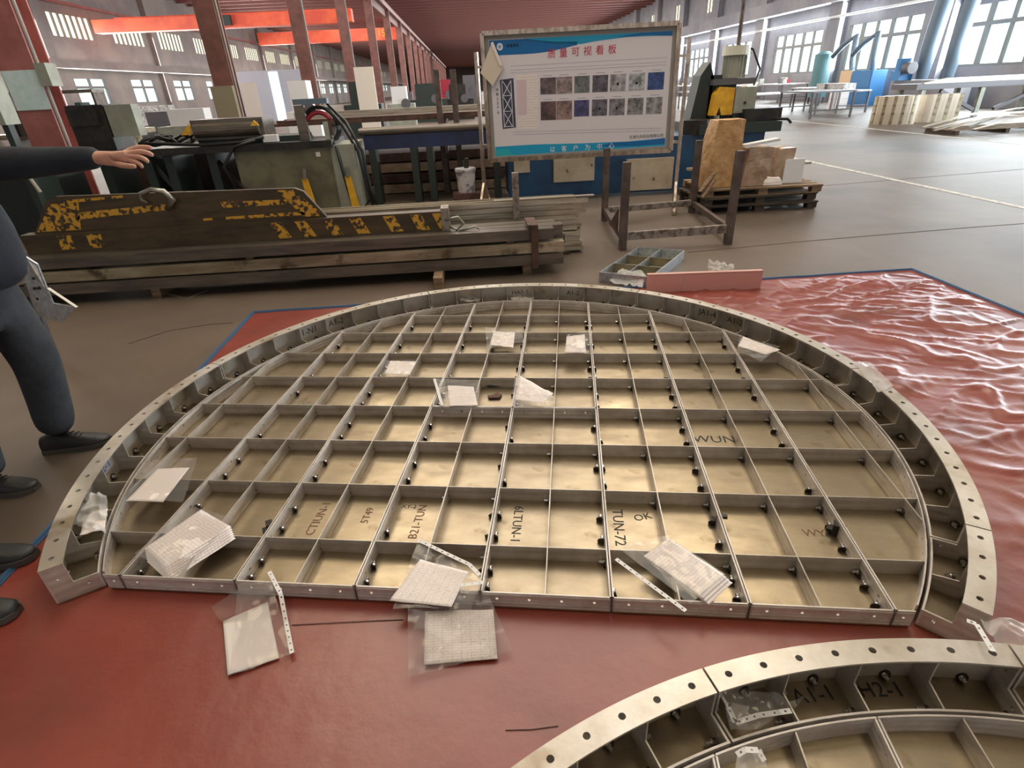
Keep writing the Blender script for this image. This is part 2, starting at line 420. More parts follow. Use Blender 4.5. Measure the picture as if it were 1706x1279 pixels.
# cranes in the left bay
t = thing('bridge_crane', 'orange-red bridge crane spanning the bay behind the columns', 'crane', (-14, 40, 0))
MB().box(-7.2, 7.2, -.4, .4, 5.2, 5.85).build('girder', M_ORANGE, t)
MB().box(-7.2, 7.2, 2.2, 2.9, 5.5, 6.2).build('rear_girder', M_ORANGE, t)
MB().box(-.9, .7, -.7, -.4, 5.3, 5.8).build('hoist', M_DGREEN, t)
t = thing('bridge_crane', 'second orange bridge crane, farther down the same bay', 'crane', (-14, 70, 0))
MB().box(-7.2, 7.2, -.4, .4, 6.3, 7.4).build('girder', M_ORANGE, t)
text('lettering', '15', .9, M_YEL, t, Matrix.Translation((5.6, -.42, 6.9)) @ Matrix.Rotation(PI / 2, 4, 'X'))

# unseen glowing roof panels, added for warm light and reflections in the plates
for i, (x, y) in enumerate([(-3, 1), (4, 1), (-3, 8), (4.5, 8), (-3, 15), (4.5, 15), (-14, 15), (13, 10), (1, 22), (-14, 5), (13, 2), (1, -8)]):
    struct('window_%d' % (n + 1 + i), MB().box(x - 1.0, x + 1.0, y - 1.8, y + 1.8, ZC - .03, ZC - .01), M_ROOFGLOW)

# floor markings and cracks
struct('trim_6', MB().box(11.5, 11.62, 8, 60, 0, .003), M_LINE)
struct('trim_7', MB().box(6.5, 6.6, 3, 13.5, 0, .003), M_LINE)
def crack(name, pts, w=.012):
    b = MB()
    for p, q in zip(pts, pts[1:]): b.bar((p[0], p[1], .001), (q[0], q[1], .001), w, .002)
    struct(name, b, M_CRACK)
crack('trim_8', [(2.1, 5.35), (3.5, 5.5), (5.2, 5.62), (8.5, 5.75)])
crack('trim_9', [(-2.6, 3.9), (-2.4, 4.12), (-2.12, 4.2), (-1.95, 4.2)], .008)
crack('trim_10', [(4, 8.3), (9, 8.9)])

# ================================================================== TARP
TH = rad(9.56)
cT, sT = math.cos(TH), math.sin(TH)
def W(u, v, z=0.0): return Vector((u * cT + v * sT, -u * sT + v * cT, z))
C1 = (-.29, 2.33); RO, RF, RI, RM = 1.885, 1.815, 1.738, 1.728
C1w = W(*C1); C2w = Vector((.9, -.95, 0))
C2 = (C2w.x * cT - C2w.y * sT, C2w.x * sT + C2w.y * cT)
TX0, TX1, TY0, TY1 = -1.86, 3.73, -1.2, 4.4
def tarp_z(x, y):
    d1 = math.hypot(x - C1w.x, y - C1w.y) - RO; d2 = math.hypot(x - C2w.x, y - C2w.y) - RO
    d = min(d1, d2)
    k = max(0, min(1, (d - .04) / .25))
    if k <= 0: return .0
    wr = max(0, min(1, (x - 1.2) / .6)) if y > .9 else 0
    q = Vector((x * 1.1 + y * .9, y * 2.6 - x * .8, 3))
    a = noise.fractal(q, 1.0, 2.0, 4)
    rg = max(0, 1 - abs(noise.noise(Vector((x * 1.5 + y * 1.0, y * 4.2 - x * 2.0, 7)))) * 6) ** 1.3
    rg2 = max(0, 1 - abs(noise.noise(Vector((x * 2.6 + y * 1.6, y * 6 + x * 2.6, 1)))) * 5) ** 1.3 + .6 * max(0, 1 - abs(noise.noise(Vector((x * 7 - y * 2, y * 8 + x * 5, 4)))) * 4)
    big = (a * .012 + rg * .013 + rg2 * .007) * wr
    small = (.5 + .5 * noise.noise(Vector((x * 2, y * 2, 9)))) * .002
    fold = .006 * math.exp(-((y - 1.06 + .03 * x) / .012) ** 2) if x < .6 else 0
    edge = min(x - TX0, TX1 - x, TY1 - y)
    return max(0, (big + small + fold)) * k * max(.15, min(1, edge / .15))
b = MB(); NX, NY = 340, 340
for j in range(NY + 1):
    for i in range(NX + 1):
        x = TX0 + (TX1 - TX0) * i / NX; y = TY0 + (TY1 - TY0) * j / NY
        b.v.append((x, y, .004 + tarp_z(x, y)))
for j in range(NY):
    for i in range(NX): b.f.append((j * (NX + 1) + i, j * (NX + 1) + i + 1, (j + 1) * (NX + 1) + i + 1, (j + 1) * (NX + 1) + i))
tarp = b.build('tarpaulin', M_TARP, smooth=True)
tag(tarp, 'large crinkled red tarpaulin spread on the floor under the steel panels', 'tarpaulin')
b = MB()
def hem_line(p, q, nseg=60):
    w = .035; P = []
    for i in range(nseg + 1):
        t_ = i / nseg; x = p[0] + (q[0] - p[0]) * t_; y = p[1] + (q[1] - p[1]) * t_
        P.append((x + .006 * noise.noise(Vector((x * 3, y * 3, 0))), y + .01 * noise.noise(Vector((x * 3, y * 3, 5))), .008))
    b.tube(P, .010, 6)
    for a, c in zip(P, P[1:]): b.bar((a[0], a[1], .0065), (c[0], c[1], .0065), w, .004)
hem_line((TX0, TY1), (TX1, TY1)); hem_line((TX1, TY1), (TX1, -1.2)); hem_line((TX0, TY1), (TX0, -1.2))
b.build('hem', M_HEM, tarp)
b = MB()
b.tube([G(486, 1041, .0062), G(560, 1037, .0066), G(620, 1034, .0064), G(672, 1032, .006)], .0013, 5)
b.tube([G(842, 1216, .0060), G(885, 1215, .0062), G(930, 1209, .006)], .0011, 5)
b.build('crease', M_CRACK, tarp)

# ================================================================== STEEL ASSEMBLIES
ZB = .0065
nutm = MB()
def nut_mesh():
    b = MB().cyl((0, 0, 0), (.020, 0, 0), .0055, 6).cyl((0, 0, 0), (.005, 0, 0), .009, 8)
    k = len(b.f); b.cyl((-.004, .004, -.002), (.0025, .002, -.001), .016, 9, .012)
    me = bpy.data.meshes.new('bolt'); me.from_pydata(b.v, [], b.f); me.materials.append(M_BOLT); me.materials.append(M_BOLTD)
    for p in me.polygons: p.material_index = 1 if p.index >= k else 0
    return me
NUT = nut_mesh()
def add_bolt(parent, u, v, z, rz, off):
    o = bpy.data.objects.new('bolt', NUT); COL.objects.link(o); o.parent = parent
    o.location = (u - off[0], v - off[1], z); o.rotation_euler = (0, rad(-6), rz)
def adef(c, r, a): return (c[0] + r * math.cos(rad(a)), c[1] + r * math.sin(rad(a)))

def ring_segment(C, a0, a1, bays, label, group, bolts=True, step=1.6):
    """arc of the outer ring, between the angles a0<a1 (degrees), in the assembly frame"""
    am = (a0 + a1) / 2; off = (*adef(C, RI, am), 0)
    t = thing('ring_segment', label, 'ring segment', W(off[0], off[1], ZB), -TH, group)
    g = .10
    A0, A1 = a0 + g, a1 - g
    nst = max(2, int((A1 - A0) / step)); AA = [A0 + (A1 - A0) * i / nst for i in range(nst + 1)]
    def sect(b, r0, r1, z0, z1):
        for p, q in zip(AA, AA[1:]):
            b.add([(*adef(C, r0, p), z0), (*adef(C, r1, p), z0), (*adef(C, r1, q), z0), (*adef(C, r0, q), z0),
                   (*adef(C, r0, p), z1), (*adef(C, r1, p), z1), (*adef(C, r1, q), z1), (*adef(C, r0, q), z1)],
                  [(3, 2, 1, 0), (4, 5, 6, 7), (0, 1, 5, 4), (1, 2, 6, 5), (2, 3, 7, 6), (3, 0, 4, 7)])
        return b
    sect(MB(), RI, RO, 0, .006).build('base_plate', M_PLATE, t, off=off)
    sect(MB(), RO - .006, RO, .006, .154).build('outer_wall', M_FLANGE, t, off=off)
    sect(MB(), RI, RI + .006, .006, .07).build('inner_wall', M_WALL, t, off=off)
    b = MB(); nh = bays * 2
    for i in range(nh):
        p = A0 + (A1 - A0) * i / nh; q = A0 + (A1 - A0) * (i + 1) / nh
        b.perf(lambda s_, r_, d_: (*adef(C, r_, s_), .154 + d_), p, q, RF, RO, .006, hr=.0095, hs=rad(1) * 1.85, c=((p + q) / 2, RF + .036))
    b.build('top_flange', M_FLANGE, t, off=off)
    for i in range(bays + 1):
        a = A0 + (A1 - A0) * i / bays
        end = i in (0, bays)
        th = .006
        er, et = Vector((math.cos(rad(a)), math.sin(rad(a)))), Vector((-math.sin(rad(a)), math.cos(rad(a))))
        sh = -th / 2 if not end else (0 if i == 0 else -th)
        def f(r_, z_, c_): 
            q = er * r_ + et * (c_ + sh); return (C[0] + q.x, C[1] + q.y, z_)
        if end:
            b = MB()
            b.perf(lambda s_, z_, d_: f(s_, z_, d_), RF, RO - .006, .006, .154, th, hr=.008, c=(RF + .03, .105))
            b.perf(lambda s_, z_, d_: f(s_, z_, d_), RI + .006, RF, .006, .07, th, hr=.006, c=(RI + .038, .045))
            b.build('end_plate', M_RIB, t, off=off)
        else:
            poly = [(RI + .006, .006), (RO - .006, .006), (RO - .006, .154), (RF, .154), (RF, .076), (RI + .006, .066)]
            MB().extr(poly, f, th * .7).build('rib', M_RIB, t, off=off)
    if bolts:
        da = (A1 - A0) / bays
        for i in range(bays):
            for (fr_, r_, rot, z_) in ((.10, 1.775, 90, .018), (.90, 1.845, -90, .018), (.35, 1.872, 180, .02)):
                a = A0 + da * (i + fr_)
                q = adef(C, r_, a); add_bolt(t, q[0], q[1], z_, rad(a + rot), off)
    return t

rows = [1.476, 1.803, 2.13, 2.457, 2.784, 3.111, 3.438, 3.76]
def grid_module(C, u0, u1, v0, v1, rws, label, group, marks=(), bolts=True):
    """pan of sheet steel clipped by the inner circle, with frame walls and ribs"""
    g = .0018; u0 += g; u1 -= g; v0 += g; 
    R = RM
    def top(u): 
        q = R * R - (u - C[0]) ** 2
        return C[1] + math.sqrt(q) if q > 0 else None
    def bot(u):
        q = R * R - (u - C[0]) ** 2
        return C[1] - math.sqrt(q) if q > 0 else None
    ul, ur = max(u0, C[0] - R), min(u1, C[0] + R)
    N = 18
    hi, lo = [], []
    us = [ul + (ur - ul) * (1 - math.cos(PI * i / N)) / 2 for i in range(N + 1)] if (u0 < C[0] - R or u1 > C[0] + R) else [ul + (ur - ul) * i / N for i in range(N + 1)]
    # remember which boundary points lie on the circle
    for u in us:
        tq, bq = top(u), bot(u)
        if tq is None: tq = bq = C[1]
        vt = min(v1 - g, tq); vb = max(v0, bq)
        if vt > vb + .004 or u in (us[0], us[-1]): hi.append((u, max(vt, vb), vt >= tq - 1e-6)); lo.append((u, min(vb, max(vt, vb)), vb <= bq + 1e-6))
    off = ((ul + ur) / 2, max(v0, lo[len(lo) // 2][1]), 0)
    t = thing('grid_panel', label, 'steel panel', W(off[0], off[1], ZB), -TH, group)
    # base plate as quads
    b = MB()
    for (p, q, r_, s_) in zip(lo, lo[1:], hi, hi[1:]):
        b.prism([(p[0], p[1]), (q[0], q[1]), (s_[0], s_[1]), (r_[0], r_[1])], 0, .006)
    b.build('base_plate', M_PLATE, t, off=off)
    th, H = .005, .07
    def wall(pts, name, m, H=H, inward=None, hole=None, z0=.006, th=th):
        b = MB()
        for p, q in zip(pts, pts[1:]):
            p = Vector((p[0], p[1])); q = Vector((q[0], q[1])); d = q - p; Ln = d.length
            if Ln < 1e-4: continue
            d /= Ln; nrm = Vector((-d.y, d.x))
            def f(s_, z_, c_): 
                w = p + d * s_ + nrm * c_; return (w.x, w.y, z_)
            if hole and Ln > .03:
                k = max(1, round(Ln / hole))
                for i in range(k): b.perf(f, Ln * i / k, Ln * (i + 1) / k, z0, H, th, hr=.0055, c=(Ln * (i + .5) / k, .042))
            else: b.extr([(0, z0), (Ln, z0), (Ln, H), (0, H)], f, th)
        if b.v: return b.build(name, m, t, off=off)
    # side walls (straight)
    if u0 > C[0] - R + .001: wall([(u0, hi[0][1]), (u0, lo[0][1])], 'side_wall', M_WALL, hole=.163)
    if u1 < C[0] + R - .001: wall([(u1, lo[-1][1]), (u1, hi[-1][1])], 'side_wall', M_WALL, hole=.163)
    lo_s = [p for p in lo if not p[2]]; 
    # front wall and arc walls
    fr = [(p[0], p[1]) for p in lo if abs(p[1] - v0) < 1e-6]
    if len(fr) >= 1:
        a = fr[0][0]; c_ = fr[-1][0]
        half = math.sqrt(max(0, R * R - (v0 - C[1]) ** 2))
        a = max(u0, C[0] - half); c_ = min(u1, C[0] + half)
        wall([(a, v0), (c_, v0)], 'front_wall', M_WALL, hole=.108)
        b = MB()
        for z_ in (.009, .024, .061):
            MB().box(a + .004, c_ - .004, v0 - .0025, v0, z_, z_ + .003).build('groove_ridge', M_WALL, t, off=off)
    arc = [(p[0], p[1]) for p in lo if p[2]]
    if len(arc) > 2:
        if u0 > C[0] - R + .001 and (arc[-1][0] >= u1 - 1e-3) : pass
        wall(arc, 'arc_wall', M_WALL, hole=.2)
    arc = [(p[0], p[1]) for p in hi if p[2]][::-1]
    if len(arc) > 2: 
        wall(arc, 'arc_wall', M_WALL, H=.072)
        # bolt holes of the arc wall show as dark studs
    if v1 < C[1] + R and any(not p[2] for p in hi): wall([(hi[-1][0], v1 - g), (hi[0][0], v1 - g)], 'rear_wall', M_WALL, hole=.1)
    # ribs
    def span(u): 
        tq, bq = top(u), bot(u); return max(v0, bq) + th, min(v1 - g, tq) - th
    um = (u0 + u1) / 2
    if C[0] - R < um < C[0] + R:
        a, c_ = span(um)
        if c_ - a > .05: MB().box(um - .002, um + .002, a, c_, .006, .068).build('rib', M_RIB, t, off=off)
    for v in rws:
        if not (v0 + .03 < v < v1 - .03): continue
        half = math.sqrt(max(0, R * R - (v - C[1]) ** 2))
        a, c_ = max(u0 + th, C[0] - half + th), min(u1 - th, C[0] + half - th)
        if c_ - a < .04: continue
        if a < um < c_:
            MB().box(a, um - .002, v - .002, v + .002, .006, .0685).build('rib', M_RIB, t, off=off)
            MB().box(um + .002, c_, v - .002, v + .002, .006, .0685).build('rib', M_RIB, t, off=off)
        else: MB().box(a, c_, v - .002, v + .002, .006, .0685).build('rib', M_RIB, t, off=off)
        if bolts:
            rnd = random.Random(int(u0 * 1000 + v * 77))
            for uu, dr in ((u1 - th, PI), (um - .002, PI)):
                if a < uu - .03 and rnd.random() < .85: add_bolt(t, uu - .004, v - .012, .018, dr, off)
    if bolts:
        rnd = random.Random(int(u0 * 1000))
        vv = [v0] + [r for r in rws if v0 < r < v1] + [v1]
        for a, c_ in zip(vv, vv[1:]):
            for ux, dr in ((u0 + th, 1), (u1 - th, -1)):
                if not (C[0] - R < ux < C[0] + R): continue
                lo_, hi_ = span(ux)
                for fq in (.3, .66):
                    v_ = a + (c_ - a) * fq
                    if lo_ + .02 < v_ < hi_ - .02 and rnd.random() < .8:
                        add_bolt(t, ux + dr * .006, v_, .016, PI / 2 + rnd.uniform(-.1, .1), off)
                        
    for (txt, mu, mv, size, rot, mk) in marks:
        text('marking', txt, size, mk, t, Matrix.Translation((mu - off[0], mv - off[1], .0068)) @ Matrix.Rotation(rot, 4, 'Z'), ext=.0002)
    return t

# main ring
segs = [(-37.6, -25.0, 2, 'short end piece of the upright steel ring, beside the crumpled plastic bag'),
        (-25.0, 12.8, 6, 'steel ring segment curving along the crinkled red tarpaulin'),
        (12.8, 64.2, 8, 'steel ring segment nearest the tilted plastic-covered plate, marked A1-2'),
        (64.2, 115.2, 8, 'far steel ring segment with two plastic bags lying in its bays'),
        (115.2, 166.4, 8, 'steel ring segment beside the bare floor, over the blue-hemmed tarpaulin corner'),
        (166.4, 217.6, 8, 'steel ring segment nearest the two standing people')]
for a0, a1, nb, lab in segs: ring_segment(C1, a0, a1, nb, lab, 'segments of the large steel ring')
# main grid
ub = [-2.2, -1.582, -1.150, -.718, -.286, .146, .578, 1.010, 1.6]
V0 = 1.26
R90 = PI / 2
mk = {2: [('CTIUN-1', -1.02, 1.655, .052, R90, M_INKR), ('5T49', -.82, 1.68, .045, R90, M_INKR)],
      3: [('B21-TUN', -.60, 1.655, .05, R90, M_INKR), ('XY-2', -.66, 1.74, .03, 0, M_INK)],
      4: [('6LTUN-1', -.20, 1.66, .054, -R90, M_INK)],
      5: [('TUN-72', .2, 1.66, .06, -R90, M_INK), ('OK', .30, 1.72, .05, .3, M_INK)],
      6: [('WUN', .70, 2.28, .08, 0, M_INK), ('WY', .93, 1.66, .05, 0, M_INKR)], 7: [], 1: [], 0: []}
ml = ['narrow curved steel grid panel at the ring side nearest the standing people', 'steel grid panel carrying two sheets of paper in plastic, next to the curved one',
      'steel grid panel marked CTIUN-1 in brown pen', 'steel grid panel overlapped by the two document sleeves hanging on its front edge', 'front middle steel grid panel marked 6LTUN-1',
      'steel grid panel marked TUN-72 with a document sleeve across its front corner', 'steel grid panel holding a black clamp, last but one towards the crinkled tarpaulin',
      'curved steel grid panel nearest the crinkled red tarpaulin']
for i in range(8):
    u0, u1 = ub[i], ub[i + 1]
    if i in (3, 4):
        k = i
        grid_module(C1, u0, u1, V0, 2.457, rows, ml[i] , 'grid panels inside the large ring', mk[i])
        grid_module(C1, u0, u1, 2.457, 9, rows, ['far middle steel grid panel with a green scrap lying in it', 'far middle steel grid panel with a crumpled white bag and pooled light'][i - 3],
                    'grid panels inside the large ring')
    else:
        grid_module(C1, u0, u1, V0, 9, rows, ml[i], 'grid panels inside the large ring', mk[i])
# markings on the ring bays
def ring_mark(C, a, txt, size, floor=False, mk_=M_INK, rr=1.81):
    """handwriting on the inside of the outer wall, or on the bay floor"""
    par = None; best = 1e9
    for o in bpy.data.objects:
        if o.type == 'EMPTY' and o.name.startswith('ring_segment'):
            p = W(*adef(C, RI, a)); dd = (Vector(o.location) - p).length
            if dd < best: best = dd; par = o
    er = Vector((math.cos(rad(a)), math.sin(rad(a)), 0)); et = Vector((math.sin(rad(a)), -math.cos(rad(a)), 0))
    po = W(*adef(C, (RO - .0075) if not floor else rr, a), ZB + (.085 if not floor else .0068))
    X = W(et.x, et.y); Rr = W(er.x, er.y)
    if not floor: M = Matrix((X, Vector((0, 0, 1)), X.cross(Vector((0, 0, 1))))).transposed().to_4x4()
    else: M = Matrix((X, Rr, Vector((0, 0, 1)))).transposed().to_4x4()
    wm = Matrix.Translation(po) @ M
    base = Matrix.Translation(par.location) @ Matrix.Rotation(-TH, 4, 'Z')
    text('marking', txt, size, mk_, par, base.inverted() @ wm, ext=.0002)
ring_mark(C1, 48.1, 'JA1-4', .06); ring_mark(C1, 41.7, 'A1-2', .06)
ring_mark(C1, 137.6, 'A1-2', .06); ring_mark(C1, 144, '1-N1', .06); ring_mark(C1, 195, 'H2-1', .06, mk_=mat('marker_blue', srgb(70, 90, 160), .6))
ring_mark(C1, 92.9, 'HA0-5', .05); ring_mark(C1, 80.1, 'A1-2', .05)

# second assembly, near right
GR2 = 'parts of the nearer steel ring assembly'
for a0, a1, nb, lab in [(24.9, 50.5, 4, 'hidden end segment of the nearer steel ring'), (50.5, 76.1, 4, 'segment of the nearer steel ring under the crumpled plastic bag edge'),
                        (76.1, 101.7, 4, 'segment of the nearer steel ring marked A1-1 and H2-1'), (101.7, 152.9, 8, 'segment of the nearer steel ring against plain red tarpaulin')]:
    A_ = (a0 + 9.56, a1 + 9.56)
    ring_segment(C2, A_[0], A_[1], nb, lab, GR2)
ring_mark(C2, 91.6 + 9.56, 'A1-1', .062, True, rr=1.835); ring_mark(C2, 85.6 + 9.56, 'H2-1', .062, True, rr=1.835)
us2 = [-.498, -.066, .366, .798, 1.230, 1.662]
l2 = ['grid panel of the nearer assembly, at the picture edge below the plain tarpaulin', 'grid panel of the nearer assembly, just left of the small plastic loop',
      'grid panel of the nearer assembly holding a small plastic loop with a punched edge', 'grid panel of the nearer assembly with bolts shining along its curved wall', 'grid panel of the nearer assembly beneath the bag edge']
for i in range(5):
    if i in (0,): continue
    grid_module(C2, us2[i], us2[i + 1], -.05, 9, [.28, .56], l2[i], 'grid panels of the nearer assembly')
#@@NEXT@@

# ================================================================== DOCUMENT SLEEVES
def quad_pt(q, s, t_):
    a = q[0].lerp(q[1], s); b_ = q[3].lerp(q[2], s); return a.lerp(b_, t_)
def sheet(name, q, m, parent, org, amp=.004, fr=8, n=16, seed=0, curl=0, dz=0, thick=0):
    """gently creased sheet over the quad q (far-left, far-right, near-right, near-left)"""
    vs, fs, uvs = [], [], []
    for j in range(n + 1):
        for i in range(n + 1):
            s, t_ = i / n, j / n
            p = quad_pt(q, s, t_)
            k = noise.noise(Vector((p.x * fr + seed, p.y * fr, seed))) * amp + (1 - abs(noise.noise(Vector((p.x * fr * 2.3, seed, p.y * fr * 2.3))) * 2)) * amp * .6
            k += curl * (abs(2 * s - 1) ** 2) + dz
            vs.append((p.x - org.x, p.y - org.y, p.z - org.z + k)); uvs.append((s, 1 - t_))
    for j in range(n):
        for i in range(n): a = j * (n + 1) + i; fs.append((a, a + 1, a + n + 2, a + n + 1)[::-1])
    me = bpy.data.meshes.new(name); me.from_pydata(vs, [], fs); me.materials.append(m)
    uv = me.uv_layers.new(name='UVMap')
    for l in me.loops: uv.data[l.index].uv = uvs[l.vertex_index]
    me.polygons.foreach_set('use_smooth', [True] * len(me.polygons))
    o = bpy.data.objects.new(name, me); COL.objects.link(o); o.parent = parent
    if thick:
        md = o.modifiers.new('thickness', 'SOLIDIFY'); md.thickness = thick; md.offset = 0
    return o
def punched_strip(pts, parent, org, w=.014, m=None):
    """white reinforced edge with filing holes"""
    b = MB()
    for p, q in zip(pts, pts[1:]):
        d = (q - p); Ln = d.length; d = d.normalized(); nz = Vector((0, 0, 1)); sx = d.cross(nz).normalized()
        def f(s_, t__, c_): return p - org + d * s_ + sx * t__ + Vector((0, 0, c_))
        k = max(1, round(Ln / .026))
        for i in range(k): b.perf(f, Ln * i / k, Ln * (i + 1) / k, -w / 2, w / 2, .0006, hr=.0032, n=2)
    return b.build('punched_strip', m or M_WHITE, parent)
def sleeve(name, label, zt, film, paper, strip=None, m_paper=None, amp=.004, curl=0, seed=1, film_m=None, group='plastic document sleeves', extra=0, za=None, n=18):
    """film, paper: pixel corners (far-left, far-right, near-right, near-left) surveyed at height zt"""
    z = lambda p: p[2] if len(p) > 2 else zt
    fq = [G(p[0], p[1], z(p)) for p in film] if film else None
    pq = [G(p[0], p[1], z(p)) for p in paper] if paper else None
    c = sum((fq or pq), Vector()) / 4; c.z = min(v.z for v in (fq or []) + (pq or []))
    t = thing(name, label, 'document sleeve' if name == 'document_sleeve' else 'plastic bag', c, 0, group)
    if pq:
        for e in range(extra, -1, -1):
            sh = [p + Vector((.006 * e, -.01 * e, -.003 * e)) for p in pq]
            sheet('paper', sh, (m_paper or M_PAPER), t, c, amp * .5, 5, 14, seed, curl, .0015, .0004)
    if fq: sheet('film', fq, film_m or M_FILM, t, c, amp, 9, n, seed, curl, .006)
    if strip: punched_strip([G(p[0], p[1], z(p)) + Vector((0, 0, .012)) for p in strip], t, c)
    return t
DS = 'document_sleeve'
# on the tarpaulin in front
sleeve(DS, 'plastic sleeve with blank white paper lying on the red tarpaulin before the front edge', .012,
       [(398, 975, .075), (452, 970, .075), (489, 1090), (384, 1130)], [(372, 1036), (446, 1002), (465, 1096), (380, 1126)], [(450, 956, .08), (469, 993, .06), (478, 1040), (488, 1092)], amp=.008, seed=3)
bx = sleeve('film_flap', 'empty flap of clear film beside the sleeve with blank paper', .03, [(422, 968, .09), (462, 985, .08), (372, 1040, .01), (353, 1014, .03)], None, amp=.008, seed=5)
bx['category'] = 'plastic film'
sleeve(DS, 'plastic sleeve with ruled form draped over the middle front edge, upper one of two', .09,
       [(697, 903), (806, 960), (785, 1018, .06), (655, 1016, .06)], [(700, 932), (781, 954), (752, 1012, .075), (649, 1001, .075)], [(697, 903), (742, 925), (782, 944), (800, 962)], M_FORM, amp=.008, seed=8)
sleeve(DS, 'plastic sleeve with ruled form lying on red tarpaulin, lower one of the two', .014,
       [(680, 1012, .05), (812, 990, .06), (855, 1086), (681, 1131)], [(708, 1018, .04), (822, 1016, .04), (829, 1098), (706, 1108)], [(768, 979, .085), (806, 974, .085)], M_FORM, amp=.009, seed=13)
sleeve(DS, 'plastic sleeve with a slanting stack of ruled forms, long punched edge across the front edge', .088,
       [(1026, 912), (1112, 894), (1208, 960), (1150, 1008)], [(1072, 927), (1114, 897), (1206, 957), (1166, 993)], [(1026, 935), (1142, 1022)], M_FORM, amp=.005, seed=21, extra=3)
sleeve(DS, 'plastic sleeve with white note paper across the curved panel near the standing people', .092,
       [(246, 768), (330, 765), (306, 838), (209, 836)], [(262, 782), (316, 779), (272, 837), (209, 835)], None, M_PAPER, amp=.006, seed=31)
sleeve(DS, 'sagging sleeve with a thick stack of ruled forms over the left front panel', .09,
       [(326, 846), (392, 866), (300, 962, .06), (225, 925)], [(335, 849), (386, 878), (276, 948, .07), (240, 915)], None, M_FORM, amp=.006, seed=37, extra=5)
sleeve(DS, 'white paper in film lying in a far cell, left of the green scrap', .085, [(722, 632), (800, 636), (797, 679), (737, 678)], [(746, 642), (789, 645), (796, 675), (748, 677)],
       [(724, 634), (737, 678)], amp=.006, seed=41)
sleeve(DS, 'bright white folded paper in film, right of the green scrap', .09, [(858, 630), (927, 664), (922, 677), (852, 679)], [(866, 627), (922, 655), (905, 672), (858, 668)], None, amp=.014, seed=43)
sleeve(DS, 'small plain paper sheet lying left of the middle, on two cells', .086, [(645, 602), (696, 602), (683, 627), (637, 627)], [(650, 602), (694, 603), (682, 625), (640, 623)], None, amp=.005, seed=47)
sleeve(DS, 'pinkish paper in crinkled film in the far rows, left of centre seam', .086, [(808, 548), (870, 552), (872, 572), (812, 583)], [(822, 552), (858, 554), (855, 580), (816, 576)], None, amp=.012, seed=51)
sleeve(DS, 'upright crinkled sheet in film in the far rows, right of centre seam', .086, [(945, 560), (985, 552), (985, 590), (940, 590)], [(944, 562), (974, 558), (976, 589), (941, 589)], None, amp=.016, seed=53)
sleeve(DS, 'paper under film bridging the far curved wall near the crinkled tarpaulin', .1, [(1232, 563), (1300, 578), (1268, 604), (1228, 585)], [(1238, 561), (1300, 583), (1276, 591), (1229, 577)], None, amp=.004, seed=59)
sleeve('plastic_bag', 'crumpled clear bag with folded form stuffed in the ring bay near the standing people', .1,
       [(140, 826, .13), (184, 838), (178, 892), (126, 880)], [(140, 862), (182, 850), (176, 884), (134, 896)], None, M_FORM, amp=.035, seed=61, film_m=M_FILM2, group='crumpled plastic bags', n=30)
sleeve('plastic_bag', 'crumpled clear bag in the far ring bay by the ring joint', .06, [(765, 486), (802, 484), (800, 502), (768, 506)], [(778, 494), (800, 490), (796, 502), (776, 504)], None, amp=.03, seed=67, film_m=M_FILM2, group='crumpled plastic bags')
sleeve('plastic_bag', 'flat white bag in the far ring bay, second from the ring joint', .06, [(846, 490), (890, 489), (890, 500), (850, 500)], [(850, 491), (888, 490), (888, 499), (852, 500)], None, amp=.01, seed=71, film_m=M_FILM2, group='crumpled plastic bags')
sleeve('plastic_bag', 'crumpled white bag lying on the small aluminium frame beside the upright plate', .08, [(1032, 452), (1076, 456), (1070, 482, .01), (1015, 474, .01)], None, None, amp=.03, seed=73, film_m=M_FILM2, group='crumpled plastic bags')
sleeve('plastic_bag', 'torn white film with three peaks behind the upright plate', .1, [(1180, 438), (1222, 442), (1222, 456, .05), (1178, 454, .05)], None, None, amp=.05, seed=79, film_m=M_FILM2, group='crumpled plastic bags', n=24)
sleeve('plastic_bag', 'milky bag with punched white edge spilling over the end of the large ring', .13, [(1630, 1036, .17), (1720, 1048), (1730, 1100), (1660, 1086)], None, [(1608, 1038, .18), (1624, 1044, .18), (1652, 1090, .185)],
       amp=.03, seed=83, film_m=M_FILM2, group='crumpled plastic bags', n=30)
sleeve('plastic_bag', 'crumpled bag with curled punched edge in the nearer ring bay beside A1-1', .08, [(1195, 1150, .12), (1340, 1165), (1262, 1222), (1215, 1222)], [(1218, 1172), (1248, 1178), (1240, 1205), (1214, 1200)],
       [(1198, 1157, .13), (1212, 1182), (1224, 1208), (1262, 1196), (1316, 1188)], mat('label_greyed', srgb(150, 140, 134), .6), amp=.025, seed=89, film_m=M_FILM, group='crumpled plastic bags', n=30)
sleeve('plastic_bag', 'small plastic loop with punched edge standing in the nearer grid panel', .07, [(1228, 1256), (1268, 1252), (1276, 1284), (1224, 1284)], None, [(1226, 1262, .09), (1240, 1253, .1), (1262, 1254, .1), (1272, 1272, .09)],
       amp=.02, seed=97, film_m=M_FILM2, group='crumpled plastic bags')
sleeve('plastic_bag', 'thin clear wrapping clinging to the ring flange at a joint', .168, [(1420, 604), (1448, 604), (1488, 645), (1462, 655)], None, None, amp=.008, seed=101, film_m=M_FILM2, group='crumpled plastic bags')

